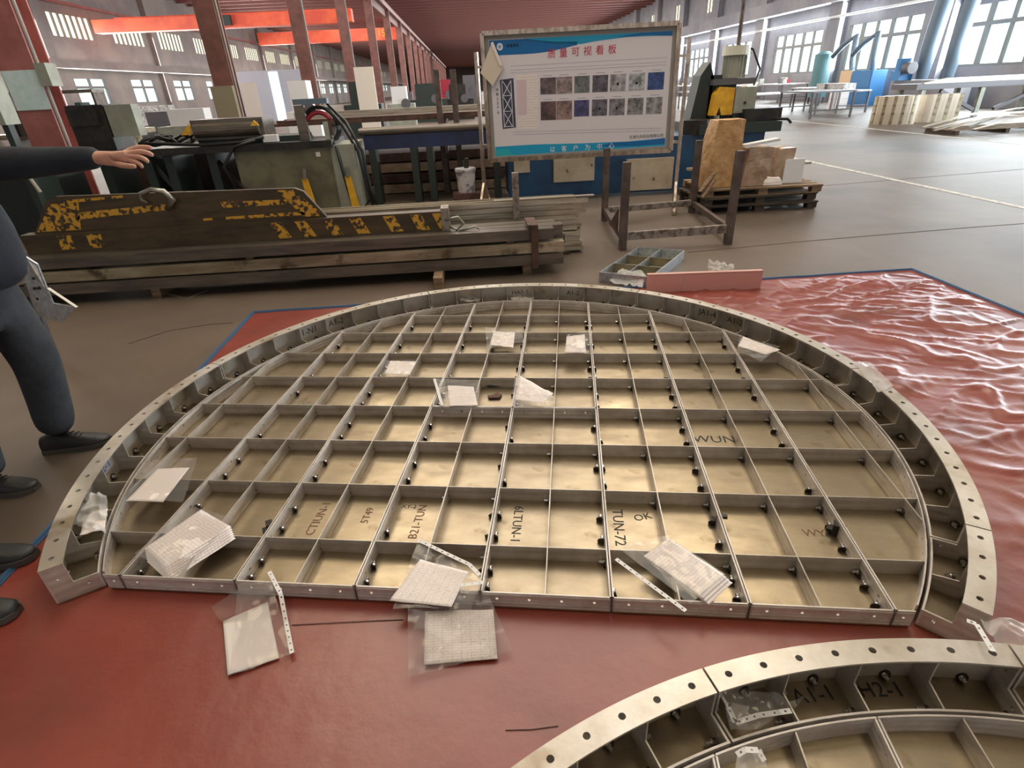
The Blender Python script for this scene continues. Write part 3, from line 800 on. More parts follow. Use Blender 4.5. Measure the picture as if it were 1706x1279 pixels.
# small loose items in the grid
def small(name, m, label, cat, px, py, pts, r=.006):
    p = G(px, py, ZB + .012)
    b = MB().tube([Vector(q) for q in pts], r, 6)
    return one(name, b, m, label, cat, loc=p)
small('cable_tie', M_DGREEN, 'dark green strip of plastic lying in a far cell', 'strip', 800, 643, [(-.02, .03, .03), (.01, .01, .006), (.06, -.005, .0), (.13, -.02, 0)], [.008, .012, .012, .004])
b = MB().prism([(-.03, -.02), (.03, -.025), (.045, .01), (.02, .03), (-.01, .012), (-.035, .01)], 0, .012)
one('metal_scrap', b, M_RUST, 'rust-brown scrap of metal below the green strip', 'scrap', loc=G(823, 662, ZB + .0065))
def clamp_(px, py, z, rz, lab):
    b = MB().box(-.012, .012, -.018, .018, 0, .05).box(-.03, .012, -.014, .014, .012, .024).box(-.012, .03, -.008, .008, .034, .046)
    p = G(px, py, z)
    one('magnet_clamp', b, M_DARKER, lab, 'clamp', 'black clamps on the panel walls', loc=(p.x, p.y, ZB + .0065), rz=rz)
clamp_(452, 884, .02, .4, 'black clamp beside the panel marked CTIUN-1')
clamp_(1391, 886, .02, -.6, 'black clamp at the wall of the panel near the crinkled tarpaulin')
clamp_(1196, 870, .02, -.3, 'black clamp in the cell above the slanting stack of forms')

# ================================================================== SMALL PARTS BEHIND THE RING
t = thing('aluminium_frame', 'small pale aluminium frame of six cells lying on the concrete behind the ring', 'metal frame', (0, 0, 0))
q = [G(1000, 462), G(1012, 452), G(1075, 414), G(1140, 425)]
A_, B_, C_ = [Vector((v.x, v.y, 0)) for v in (G(999, 453, .09), G(1064, 411, .09), G(1140, 417, .09))]
D_ = A_ + (C_ - B_)
t.location = A_
def pa(s, t_): return (D_ - A_) * s + (B_ - A_) * t_
hh = .09
for a, c in (((0, 0), (1, 0)), ((1, 0), (1, 1)), ((1, 1), (0, 1)), ((0, 1), (0, 0))):
    p, q = pa(*a), pa(*c); MB().bar(p + Vector((0, 0, hh / 2)), q + Vector((0, 0, hh / 2)), .008, hh).build('side_rail', M_GALV, t)
MB().bar(pa(.5, .01) + Vector((0, 0, hh / 2)), pa(.5, .99) + Vector((0, 0, hh / 2)), .006, hh - .004).build('divider', M_GALV, t)
for k in (.33, .66):
    MB().bar(pa(.01, k) + Vector((0, 0, hh / 2)), pa(.99, k) + Vector((0, 0, hh / 2)), .0055, hh - .006).build('divider', M_PLATE, t)
MB().prism([pa(0, 0), pa(1, 0), pa(1, 1), pa(0, 1)], .001, .006).build('base_plate', M_GREYP, t)
# upright plate wrapped in film
t = thing('steel_plate', 'tall pinkish plate standing on edge under film, behind the ring', 'metal plate', (1.36, 4.26, 0), -.09)
MB().box(0, .92, -.012, .012, .004, .155).box(0, .92, -.012, .03, .15, .158).build('plate', mat('pink_reflect_steel', srgb(206, 160, 152), .35, .3), t)
MB().box(.28, .284, -.014, -.012, .006, .156).build('joint_line', M_FLANGE, t)
# second plate: long trough
MB

# ================================================================== STEEL STOCK
g_dark = 'dark channel beams stacked on the floor'
Ls = [(.095, -6.2, .78, 4), (.20, -6.4, .84, 4), (.315, -6.1, .80, 3)]
nb_ = 0
for li, (z, x0, x1, cnt) in enumerate(Ls):
    for i in range(cnt):
        y0 = 4.93 + .02 * li + .135 * i
        h, wv = .092, .125
        m = M_DARK if not (li == 1 and i == 0) else M_TAN
        b = MB().box(x0 + .04 * i, x1 - .05 * ((i + li) % 3), y0, y0 + wv, z + h - .012, z + h).box(x0 + .04 * i, x1 - .05 * ((i + li) % 3), y0, y0 + .008, z, z + h - .012)
        b.box(x0 + .04 * i, x1 - .05 * ((i + li) % 3), y0 + wv - .008, y0 + wv, z, z + h - .012)
        lab = 'pale tan channel beam along the front of the dark stack' if m is M_TAN else 'dark channel beam, %s layer of the stack' % ('bottom', 'middle', 'top')[li]
        one('channel_beam', b, m, lab, 'steel beam', g_dark if m is M_DARK else None)
for k, (x, lab) in enumerate([(-5.2, 0), (-2.9, 0), (-.36, 1), (.45, 0)]):
    y0 = 4.72 if lab else 4.98
    one('timber_bearer', MB().box(x - .04, x + .04, y0, 5.5, .0, .094), M_WOOD, 'timber bearer poking out under the dark beams, near the ring joint' if lab else 'timber bearer under the dark beams', 'timber', None if lab else 'bearers hidden under the stack')
for li in (0, 1):
    z = (.188, .297)[li]
    for x in (-5, -2, .3):
        one('spacer_lath', MB().box(x - .03, x + .03, 4.96, 5.42, z, z + (.011 if li == 0 else .017)), M_WOODD, 'thin dark lath between the layers of dark beams', 'timber', 'laths in the dark stack')
t = thing('steel_bracket', 'rusty red-brown angle bracket hooked over the end of the dark beams', 'bracket', (.52, 4.9, 0))
MB().box(-.03, .03, -.0, .012, .07, .46).build('upright', M_RUST, t); MB().box(-.06, .03, .012, .34, .445, .46).build('arm', M_RUST, t)
# light bars behind
g_l = 'pale aluminium bars bundled behind the dark stack'
random.seed(11)
for li in range(6):
    for i in range(3):
        z = .235 + .052 * li; x1 = 1.02 + random.uniform(-.06, .08) + .02 * li * (i == 0)
        x0 = -1.9 + random.uniform(-.05, .3)
        y0 = 5.60 + .115 * i
        b = MB().box(x0, x1, y0, y0 + .11, z, z + .007).box(x0, x1, y0, y0 + .007, z + .007, z + .047)
        one('angle_bar', b, M_LIGHT, 'pale aluminium angle bar in the upper bundle behind the dark beams', 'metal bar', g_l)
        last = (x0, x1)
for li in range(4):
    for i in range(3):
        z = .03 + .049 * li; x1 = 1.06 + random.uniform(-.02, .03); y0 = 5.59 + .118 * i
        b = MB().box(-1.8, x1, y0, y0 + .112, z, z + .045)
        one('flat_bar', b, M_LIGHT, 'pale square-ended bar in the lower bundle behind the dark beams', 'metal bar', 'pale square bars at the bottom of the bundle')
one('angle_bar', MB().box(.2, 1.2, 5.64, 5.70, .5475, .556), M_LIGHT, 'single pale bar sticking out farthest on top of the bundle', 'metal bar')
for x in (-1.5, .2, .9): one('timber_bearer', MB().box(x - .04, x + .04, 5.55, 5.98, 0, .029), M_WOODD, 'dark bearer under the pale bars', 'timber', 'bearers under the pale bundle')
one('upright_stake', MB().box(.38, .44, 5.50, 5.56, 0, .82), M_RACKL, 'scuffed grey stake standing against the pale bars', 'stake')
# spreader beam
t = thing('spreader_beam', 'long lifting beam in worn yellow and brown paint on the dark stack', 'lifting beam', (-2.1, 5.2, .408))
MB().box(-1.85, 1.86, -.06, .06, .0, .17).build('lower_beam', M_SPR, t)
def f(a, c, d): return (a, -.02 + d, c)
MB().extr([(-1.75, .171), (.78, .171), (.62, .40), (.55, .43), (-1.45, .47), (-1.55, .43)], f, .04).build('top_plate', M_SPR, t)
def yel(poly, nm='hazard_stripe', y=-.024, d=.003): MB().extr(poly, lambda a, c, dd: (a, y + dd, c), d).build(nm, M_HAZ, t)
yel([(-1.72, .185), (-1.35, .185), (-1.28, .41), (-1.52, .41)]); yel([(-1.35, .27), (-.55, .31), (-.55, .36), (-1.3, .33)])
yel([(-.1, .3), (.45, .30), (.48, .34), (-.1, .35)]); yel([(.40, .42), (.54, .42), (.76, .185), (.58, .185)]); yel([(-.3, .20), (.6, .20), (.58, .23), (-.3, .22)])
yel([(-1.4, .41), (-.9, .43), (-.9, .45), (-1.4, .435)])
for x in (-1.55, -1.3): yel([(x, .03), (x + .12, .03), (x + .12, .15), (x, .15)], y=-.063)
for x in (.28, .5, .74, .98, 1.28, 1.52, 1.72): yel([(x, .155), (x + .1, .155), (x + .17, .015), (x + .06, .015)], y=-.063)
MB().tube([(-.55, -.06, .32), (-.47, -.08, .40), (-.52, -.08, .47), (-.62, -.08, .49), (-.72, -.07, .46), (-.74, -.06, .41), (-.70, -.05, .38)], [.024, .03, .024, .02, .017, .015, .012], 10).build('lifting_hook', M_HOOK, t, True)
MB().box(1.80, 1.87, -.09, .09, -.02, .20).build('end_plate', M_RACKL, t)
MB().tube([(1.83, -.1, .1), (1.95, -.1, .12), (2.0, -.1, .06), (1.93, -.1, .01), (1.87, -.1, .04)], .012, 8).build('shackle', M_HOOK, t, True)
MB().tube([(1.95, -.12, .0), (2.1, -.12, .03), (2.14, -.12, .0), (2.05, -.12, -.03), (1.96, -.12, -.0)], .010, 8).build('chain_link', M_HOOK, t, True)
# wire offcut on floor
one('wire_offcut', MB().tube([G(266, 500, .003) , G(270, 487, .004), G(312, 497, .003), G(348, 482, .003)], .003, 5), M_ROPE, 'bent piece of pale wire on the floor before the dark stack', 'wire')

# ================================================================== STORAGE RACK FRAME
t = thing('steel_rack', 'open brown steel post rack standing on the floor, right of the stock', 'rack', (0, 0, 0))
P = [(1.50, 5.60), (2.60, 5.57), (2.80, 7.15), (1.62, 6.98)]
hs_ = [.85, .90, .86, .84]
for (x, y), h in zip(P, hs_):
    MB().box(x - .035, x + .035, y - .035, y + .035, 0, h).build('post', M_RACK, t)
MB().bar((1.535, 5.60, .14), (2.565, 5.57, .16), .05, .08).build('rail', M_RACKL, t)
MB().bar((2.61, 5.61, .15), (2.80, 7.11, .12), .05, .06).build('rail', M_RACK, t)
MB().bar((1.655, 6.98, .13), (2.765, 7.13, .13), .05, .07).build('rail', M_RACKL, t)
MB().bar((1.50, 5.64, .13), (1.62, 6.94, .13), .05, .06).build('rail', M_RACK, t)
MB().extr([(0, 0), (.34, .0), (.0, .22)], lambda a, c, d: (1.46 - d, 5.66 + a, .18 + c), .012).build('gusset_plate', M_RUST, t)

# ================================================================== PALLETS AND PACKAGES
random.seed(5)
for i in range(3):
    z = .0 if i == 0 else (.10 if i == 1 else .20)
    t = thing('wooden_pallet', ['dark worn pallet on the floor, bottom of the pallet stack', 'dark pallet, middle of the pallet stack', 'paler wooden pallet on top of the stack, under the paper-wrapped goods'][i], 'pallet',
              (3.62 + (.0, -.03, .02)[i], 7.42, z), (-.02, .03, -.04)[i])
    m = M_WOOD if i == 2 else M_WOODD
    for k in range(3): MB().box(-.72, .72, -.44 + .39 * k, -.34 + .39 * k, 0, .012).build('bottom_board', m, t)
    for kx in (-.68, 0, .68):
        for ky in (-.39, 0, .39): MB().box(kx - .06, kx + .06, ky - .05, ky + .05, .0125, .078).build('block', m, t)
    for k in range(6): MB().box(-.74, .74, -.46 + .156 * k, -.34 + .156 * k, .0785, .0985).build('top_board', m, t)
def lumpy(w_, d_, h_, tw, seed, lean=0, n=10):
    b = MB(); ring = []
    for j in range(n + 1):
        t_ = j / n
        for i in range(16):
            a = 2 * PI * i / 16
            sx, sy = math.cos(a), math.sin(a); k = 1 / max(abs(sx), abs(sy)) ** .8
            x = sx * k * w_ / 2 * (1 + .1 * noise.noise(Vector((sx, sy * 2, t_ * 3 + seed)))) * (1 - tw * t_ ** 2)
            y = sy * k * d_ / 2 * (1 + .1 * noise.noise(Vector((sy, t_ * 3, sx + seed)))) * (1 - tw * t_ ** 2)
            b.v.append((x + lean * t_, y, h_ * t_ + (.03 * noise.noise(Vector((sx * 2, sy * 2, seed))) if 0 < j else 0)))
    for j in range(n):
        for i in range(16): b.f.append((j * 16 + i, j * 16 + (i + 1) % 16, (j + 1) * 16 + (i + 1) % 16, (j + 1) * 16 + i))
    b.f.append(tuple(range(16))[::-1]); b.f.append(tuple(n * 16 + i for i in range(16)))
    return b
ZP = .305
one('paper_sack', lumpy(.42, .4, .76, .18, 3, .08), M_CARD, 'tall brown kraft-paper bundle standing on the pallet', 'paper bundle', smooth=False, loc=(3.10, 7.28, ZP))
one('wrapped_carton', lumpy(.34, .36, .44, .02, 8, .05), M_WRAP, 'brown carton in shiny film beside the tall kraft bundle', 'package', loc=(3.52, 7.22, ZP))
one('foam_strip', MB().bar((3.33, 7.1, .775), (3.76, 7.1, .83), .12, .03), M_WHITE, 'white folded foam strip lying across the film-wrapped carton', 'foam')
one('wrapped_carton', lumpy(.22, .3, .40, .05, 12, .04), M_WRAP, 'narrow film-wrapped carton at the far end of the pallet', 'package', loc=(3.95, 7.35, ZP))
one('white_board', MB().box(-.13, .13, -.01, .01, 0, .28), M_WHITE, 'small white board leaning in front of the narrow carton', 'board', loc=(4.06, 7.14, ZP), rz=.12)
one('white_rag', lumpy(.26, .14, .08, .3, 20), M_PAPER, 'crumpled white wrapping on the pallet between the cartons', 'wrapping', loc=(3.76, 7.10, ZP))
for k, (a, c) in enumerate([((2.82, 7.0, .28), (3.0, 7.05, .50)), ((2.84, 6.96, .22), (2.98, 6.98, .42))]):
    one('timber_offcut', MB().bar(a, c, .07, .02), M_WOOD, 'broken wooden slat leaning at the end of the pallet stack', 'slat', 'slats leaning by the pallets')
one('wooden_plank', MB().box(3.0, 4.75, 7.93, 8.03, .40, .43), M_LIGHT, 'long pale strip lying behind the packages', 'strip')
one('strip_support', MB().box(4.3, 4.4, 7.93, 8.03, 0, .399), M_WOODD, 'dark block under the pale strip behind the packages', 'block')

# ================================================================== NOTICE BOARD
bl, br_ = Vector((.3, 8.08, 0)), Vector((2.48, 7.37, 0))
ang = math.atan2(br_.y - bl.y, br_.x - bl.x)
t = thing('notice_board', 'large framed Chinese quality notice board on a steel stand', 'notice board', bl, ang)
BW = 2.32
TILT = Matrix.Identity(4)
def bbox(x0, x1, z0, z1, y0, y1): return MB().box(x0, x1, y0, y1, z0, z1)
MB().extr([(-.02, .66), (2.33, .745), (2.31, 2.085), (-.03, 2.115)], lambda a, c, d: (a, d, c), .03).build('back_panel', mat('board_back', srgb(150, 146, 142), .5), t)
M_FRAME = mat('stainless_frame', srgb(196, 180, 164), .25, .8, col2=srgb(150, 132, 116), nscale=5, stretch=(3, 3, 1))
fr = [(-.03, .655), (2.34, .742), (2.315, 2.09), (-.04, 2.122)]
for (a, c) in ((0, 1), (1, 2), (2, 3), (3, 0)):
    p, q = fr[a], fr[c]; MB().bar((p[0], -.012, p[1]), (q[0], -.012, q[1]), .05, .055, up=(0, 1, 0)).build('frame_rail', M_FRAME, t)
M_PAN = mat('panel_pale', srgb(224, 220, 228), .35, coat=.3)
def poly_(name, pts, m, y): return MB().extr(pts, lambda a, c, d: (a, y - d, c), .0012).build(name, m, t)
poly_('panel_print', [(.045, .70), (2.265, .79), (2.245, 2.02), (.035, 2.05)], M_PAN, -.002)
M_B1 = mat('print_blue_deep', srgb(0, 104, 172), .4); M_B2 = mat('print_blue_sky', srgb(20, 160, 208), .4); M_B3 = mat('print_teal', srgb(40, 176, 196), .4)
def wave(x): return 1.872 + .01 * math.cos(x * 3) + .055 * (1 + math.tanh((x - 1.0) * 3.0)) - .04 * max(0, x - 1.75)
xs = [.04 + 1.1 * i / 14 for i in range(15)]
poly_('header_swoosh', [(x, wave(x)) for x in xs] + [(x, 2.045 - (x - .04) * .012 if x < .5 else min(2.04, wave(x) + .165 - .13 * (x - .5) / .65)) for x in xs[::-1]], M_B1, -.0034)
xs = [.5 + 1.745 * i / 20 for i in range(21)]
poly_('header_band', [(x, max(wave(x), wave(x) + .16 * (1 - (x - .5) / .65)) if x < 1.14 else wave(x)) for x in xs] + [(2.245, 2.02), (.5, 2.042)], M_B2, -.0034)
poly_('header_tip', [(1.6, wave(1.6) + .015), (2.0, wave(2.0) + .012), (2.244, wave(2.244)), (2.244, 2.018), (1.9, 2.02)], M_B1, -.0048)
poly_('footer_band', [(.046, .705), (2.262, .795), (2.258, .885), (1.8, .855), (1.2, .845), (.6, .845), (.05, .825)], M_B2, -.0034)
poly_('footer_swoosh', [(1.4, .80), (1.9, .80), (2.262, .82), (2.258, .888), (2.0, .86), (1.6, .845)], M_B1, -.0048)
poly_('footer_corner', [(.046, .706), (.30, .716), (.22, .80), (.048, .79)], M_B3, -.0048)
RX = Matrix.Rotation(PI / 2, 4, 'X')
def btext(nm, s_, size, m, x, z, ax='CENTER', rot=0): return text(nm, s_, size, m, t, Matrix.Translation((x, -.0078, z)) @ RX @ Matrix.Rotation(rot, 4, 'Z'), .0003, ax=ax)
M_REDT = mat('print_red', srgb(196, 28, 60), .5); M_WT = mat('print_white', srgb(245, 245, 250), .5); M_BK = mat('print_black', srgb(24, 24, 30), .5)
for i, ch in enumerate('质量可视看板'): btext('title_lettering', ch, .105, M_REDT, .826 + i * .147, 1.858 + i * .002)
for i, ch in enumerate('以客户为中心'): btext('footer_lettering', ch, .075, M_WT, .83 + i * .154, .775 + i * .006)
btext('company_lettering', '天津九为实业有限公司', .042, M_BK, 2.235, .915, 'RIGHT', .03)
btext('header_lettering', '质量看板', .04, M_BK, .34, 1.975)
# round emblem
b = MB(); b.cyl((.175, -.0035, 1.972), (.175, -.006, 1.972), .04, 20); b.build('emblem', M_WT, t)
b = MB()
for a in (0, 60, 120): b.bar((.175 - .03 * math.cos(rad(a)), -.0065, 1.972 - .03 * math.sin(rad(a))), (.175 + .03 * math.cos(rad(a)), -.0065, 1.972 + .03 * math.sin(rad(a))), .006, .001, up=(0, 1, 0))
b.build('emblem_mark', M_B1, t)
# pictures
pc = [(120, 104, 110), (170, 150, 152), (128, 134, 138), (112, 108, 124), (196, 190, 196), (196, 200, 206), (66, 92, 158),
      (112, 86, 88), (168, 140, 134), (90, 88, 140), (120, 116, 130), (146, 144, 152), (150, 148, 152), (170, 168, 172)]
xl = [.68, .885, 1.11, 1.335, 1.55, 1.775, 2.0]
for r_ in range(2):
    for i in range(7):
        c_ = pc[r_ * 7 + i]; x0 = xl[i]; x1 = x0 + (.19 if i > 1 else .2)
        dz = .018 * (x0 - .68) * .0
        z1 = 1.61 - (0 if r_ == 0 else .265); z0 = z1 - .185 - (.03 if i < 2 and r_ else 0)
        m = mat('photo_print_%d' % (r_ * 7 + i), srgb(*c_), .4, col2=srgb(*[max(10, int(v * .55)) for v in c_]), nscale=9 + i, lo=.4, hi=.62)
        ph = poly_('photo', [(x0, z0), (x1, z0), (x1, z1), (x0, z1)], m, -.0034)
        if (r_, i) in ((0, 5), (1, 3), (1, 4), (0, 4)):
            MB().cyl(((x0 + x1) / 2, -.0046, z0 + .08), ((x0 + x1) / 2, -.006, z0 + .08), .016, 14).build('dark_spot', M_BK, ph)
poly_('tower_photo', [(.165, 1.04), (.345, 1.055), (.335, 1.625), (.155, 1.61)], mat('photo_night', srgb(74, 78, 104), .4, col2=srgb(48, 50, 70), nscale=9), -.0034)
b = MB()
for k in range(3):
    z = 1.07 + .18 * k; b.bar((.19, -.0052, z), (.30, -.0052, z + .17), .009, .001, up=(0, 1, 0)).bar((.30, -.0052, z), (.19, -.0052, z + .17), .009, .001, up=(0, 1, 0)).bar((.18, -.0052, z), (.31, -.0052, z), .008, .001, up=(0, 1, 0))
b.bar((.19, -.0052, 1.06), (.18, -.0052, 1.6), .008, .001, up=(0, 1, 0)).bar((.31, -.0052, 1.06), (.30, -.0052, 1.6), .008, .001, up=(0, 1, 0))
b.build('tower_drawing', M_PAN, t)
for i, ch in enumerate('特制工艺产品'): btext('side_lettering', ch, .034, M_BK, .115, 1.50 - .052 * i)
def uvsheet(name, x0, x1, z0, z1, y, m, par):
    me = bpy.data.meshes.new(name); me.from_pydata([(x0, y, z0), (x1, y, z0), (x1, y, z1), (x0, y, z1)], [], [(0, 1, 2, 3)]); me.materials.append(m)
    uv = me.uv_layers.new(name='UVMap')
    for l, c_ in zip(me.loops, [(0, 0), (1, 0), (1, 1), (0, 1)]): uv.data[l.index].uv = c_
    o = bpy.data.objects.new(name, me); COL.objects.link(o); o.parent = par; return o
uvsheet('data_table', .37, .645, 1.03, 1.66, -.0036, M_FORM, t)
uvsheet('data_table', .37, .50, 1.2, 1.60, -.0042, mat('table_pink', srgb(218, 196, 206), .5), t)
b = MB()
for z in (1.755, 1.71, 1.68, 1.0, .97): b.box(.3, 2.2, -.0045, -.0035, z, z + .003)
for i in range(7):
    for z in (1.63, 1.365): b.box(xl[i] + .04, xl[i] + .15, -.0045, -.0035, z, z + .006)
b.build('ruled_line', mat('print_grey', srgb(150, 148, 160), .5), t)
# stand
for x, h in ((-.14, 1.93), (2.44, 1.95)):
    MB().box(x - .022, x + .022, -.022, .022, 0, h).build('post', M_FRAME, t)
    MB().bar((x, -.3, .03), (x, .3, .03), .04, .04).build('foot', M_FRAME, t)
    MB().bar((x, -.28, .04), (x, -.02, .36), .03, .03).build('brace', M_FRAME, t); MB().bar((x, .28, .04), (x, .02, .36), .03, .03).build('brace', M_FRAME, t)
    for z in (.82, 1.75): MB().box(min(x, x + .12 * (1 if x < 0 else -1)), max(x, x + .12 * (1 if x < 0 else -1)), -.01, .01, z, z + .03).build('bracket', M_FRAME, t)
# torn paper
ps = [Vector(p) for p in ((.09, -.045, 2.03), (.215, -.05, 1.74), (.075, -.06, 1.545), (-.085, -.05, 1.70))]
torn = thing('torn_sheet', 'torn cream sheet hanging at the upper corner of the notice board', 'paper', bl + Vector((0, 0, 1.5)), ang)
b = MB(); b.add([p - Vector((0, 0, 1.5)) for p in ps] + [p - Vector((0, -.002, 1.5)) for p in ps], [(0, 1, 2, 3), (7, 6, 5, 4), (0, 4, 5, 1), (1, 5, 6, 2), (2, 6, 7, 3), (3, 7, 4, 0)])
b.build('sheet', mat('paper_cream', srgb(216, 204, 188), .8), torn)
MB().bar((.09, -.06, .52), (.20, -.07, .27), .035, .004, up=(0, 1, 0)).build('curled_edge', M_PAPER, torn)

# ================================================================== BLUE MACHINE WITH DRILL HEAD
t = thing('blue_machine', 'blue punching machine with a drill head, behind the notice board', 'machine', (0, 0, 0))
MB().box(.55, 4.32, 8.55, 9.5, .05, .80).build('body', M_BLUE, t)
MB().box(3.3, 4.5, 8.45, 9.55, .80, .93).build('table_top', M_DGREEN, t)
MB().cyl((3.35, 8.75, .80), (3.35, 8.75, .99), .24, 20).build('turret', M_DARKER, t)
for (x0, x1, z0, z1) in ((1.2, 1.8, .26, .62), (2.28, 2.98, .08, .52), (.62, .85, .42, .62)):
    MB().box(x0, x1, 8.50, 8.548, z0, z1).build('access_panel', M_CREAM, t)
MB().box(3.55, 3.95, 8.9, 9.3, .93, 1.55).build('column', M_DGREEN, t)
def yf(a, c, d): return (a, 8.72 + d, c)
MB().extr([(3.30, .95), (3.58, .95), (3.60, 1.52), (3.52, 1.72), (3.40, 1.55)], lambda a, c, d: (a, 8.9 + d, c), .3).build('swan_neck', M_DGREEN, t)
g_ = MB().extr([(3.55, 1.03), (3.62, 1.03), (3.66, 1.14), (3.70, 1.03), (3.86, 1.03), (3.86, 1.38), (3.64, 1.40), (3.58, 1.30)], yf, .15).build('guard', M_YEL, t)
MB().box(3.87, 4.18, 8.7, 8.9, 1.05, 1.38).build('head_box', M_GREYP, t)
MB().cyl((4.02, 8.69, 1.18), (4.02, 8.70, 1.18), .02, 10).build('dial', M_BK, t)
b = MB().cyl((3.88, 8.9, 1.50), (3.88, 8.9, 1.78), .15, 20)
for k in range(20):
    a = 2 * PI * k / 20; b.box(3.88 + .155 * math.cos(a) - .006, 3.88 + .155 * math.cos(a) + .006, 8.9 + .155 * math.sin(a) - .006, 8.9 + .155 * math.sin(a) + .006, 1.50, 1.78)
b.build('motor', M_GREYP, t)
MB().cyl((3.88, 8.9, 1.785), (3.88, 8.9, 1.90), .19, 20).build('motor_cap', mat('motor_cream', srgb(206, 206, 192), .5), t)
MB().box(3.55, 4.15, 8.75, 9.05, 1.42, 1.495).build('motor_plate', M_TBL, t)
MB().tube([(3.9, 8.9, 1.9), (3.9, 8.9, 2.4), (3.86, 8.95, 2.7)], .03, 8).build('cable', M_RACK, t)
MB().tube([(3.9, 8.85, 1.9), (4.1, 8.85, 1.85), (4.22, 8.8, 1.6), (4.14, 8.75, 1.4)], .014, 8).build('cable', M_HOSE, t)
MB().box(4.0, 4.55, 8.6, 9.1, .932, 1.10).build('vise', M_DARKER, t)
MB().tube([(4.4, 8.5, .96), (4.6, 8.5, .95), (4.66, 8.5, .90)], .018, 8).build('handle', M_DARKER, t)
MB().cyl((3.62, 8.68, .931), (3.62, 8.68, 1.03), .04, 10).build('drill_chuck', M_HOOK, t)

# ================================================================== CONVEYOR AND LONG BARS
t = thing('roller_conveyor', 'dark blue conveyor beam on legs left of the notice board', 'conveyor', (0, 0, 0))
MB().box(-1.55, .5, 9.0, 9.3, .79, .98).build('beam', M_BLUED, t)
for x in (-1.45, -.84, -.6, .4): MB().box(x - .05, x + .05, 9.0, 9.3, 0, .79).build('leg', M_DGREEN, t)
MB().box(-1.55, .5, 9.31, 9.8, .84, .92).build('tray', M_RUST, t)
for k, (y, z, m, lab) in enumerate([(9.02, .981, M_DARK, 'dark pipe lying on the conveyor, nearest row'), (9.14, .981, M_RUST, 'rust-brown pipe lying on the conveyor'), (9.26, .981, M_DARK, 'dark pipe at the back of the conveyor')]):
    one('steel_pipe', MB().cyl((-1.6, y, z + .05), (.55, y, z + .05), .048, 12), m, lab, 'pipe', None)
t = thing('bar_rest', 'low steel trestle behind the conveyor carrying pale bars', 'trestle', (0, 0, 0))
for x in (-2.2, -.4, 1.4): MB().box(x - .04, x + .04, 9.85, 11.3, 0, 1.12).build('leg', M_RUST, t)
MB().box(-3.2, 1.6, 9.85, 11.3, 1.121, 1.16).build('deck', M_RUST, t)
random.seed(4)
for k in range(8):
    y = 9.9 + .16 * k; zz = 1.161
    m = [M_RUST, M_RUST, M_TAN, M_RUST, M_RUST, M_LIGHT, M_LIGHT, M_TAN][k]
    z1 = 1.20 if k != 5 else 1.28
    one('long_bar', MB().box(-2.9 + random.uniform(-.2, .2), 1.5, y, y + .09, zz, z1), m, 'rust-brown bar lying on the trestle' if m is M_RUST else 'pale bar lying on the trestle', 'metal bar', 'rusty bars on the trestle' if m is M_RUST else 'pale bars on the trestle')
for i in range(3):
    for (x, lab) in ((-.44, 'a'), (-.16, 'b')):
        pass
one('upright_stake', MB().box(-.47, -.38, 9.70, 9.78, 0, 1.8), M_RACK, 'dark stake rising past the pale bars, nearer the reel', 'stake')
one('upright_stake', MB().box(-.22, -.13, 9.70, 9.78, 0, 1.8), M_RACK, 'dark stake rising past the pale bars, nearer the notice board', 'stake')
for i in range(4):
    one('steel_sheet', MB().box(-2.2, .6, 9.9 + .05 * i, 11.2, .02 + .16 * i, .15 + .16 * i), M_RUST if i % 2 else M_WRAP, ['brown slab pack on the floor under the trestle', 'rusty slab pack, second from the floor under the trestle', 'brown slab pack, third from the floor under the trestle', 'rusty slab pack, topmost under the trestle'][i], 'slab pack')
# bucket on a stool
one('paint_bucket', MB().cyl((0, 0, 0), (0, 0, .34), .125, 24, .15).cyl((0, 0, .30), (0, 0, .33), .158, 24), mat('bucket_white', srgb(206, 202, 206), .4, col2=srgb(120, 116, 130), nscale=7, lo=.5, hi=.6), 'dirty white paint bucket holding tools in front of the conveyor', 'bucket', loc=(-.09, 8.85, .145))
one('bucket_stand', MB().box(-.3, .12, 8.68, 8.99, 0, .144), M_RUST, 'low rusty block under the white bucket', 'block')
one('wire_brush', MB().cyl((-.09, 8.85, .20), (-.06, 8.85, .62), .035, 8), M_DARKER, 'dark tool sticking up out of the white bucket', 'tool')

# ================================================================== HYDRAULIC MACHINE ON THE LEFT
t = thing('press_machine', 'grey-green machine cabinet with a hose reel on its dark top', 'machine', (0, 0, 0))
MB().box(-3.35, -2.0, 8.75, 9.6, .03, .88).build('cabinet', M_GREEN, t)
MB().box(-2.0, -1.66, 8.77, 9.6, .03, .90).build('side_panel', M_GREYP, t)
MB().box(-6.2, -1.95, 8.70, 9.65, .881, .97).build('table_top', M_DARKER, t)
b = MB()
MB().box(-2.21, -2.15, 8.745, 8.75, .76, .82).build('label_plate', M_PAPER, t)
for x in (-6.0, -5.2, -4.6, -4.3, -3.7): MB().box(x - .06, x + .06, 8.8, 9.5, 0, .88).build('leg', M_DGREEN, t)
MB().bar((-4.6, 8.9, .8), (-4.2, 8.9, .1), .05).build('brace', M_DGREEN, t); MB().bar((-3.7, 8.9, .8), (-3.3, 8.7, .35), .05).build('brace', M_DARKER, t)
MB().box(-3.9, -2.9, 8.9, 9.4, 1.04, 1.30).build('roller_housing', M_DARK, t)
MB().cyl((-3.85, 8.88, 1.16), (-2.95, 8.88, 1.16), .09, 16).build('roller', M_DARK, t)
MB().box(-3.9, -2.4, 9.0, 9.5, .971, 1.04).build('bed', M_DGREEN, t)
yel2 = MB().extr([(-4.05, 1.12), (-3.9, 1.26), (-3.9, 1.12)], lambda a, c, d: (a, 8.85 + d, c), .02); yel2.build('warning_wedge', M_YEL, t)
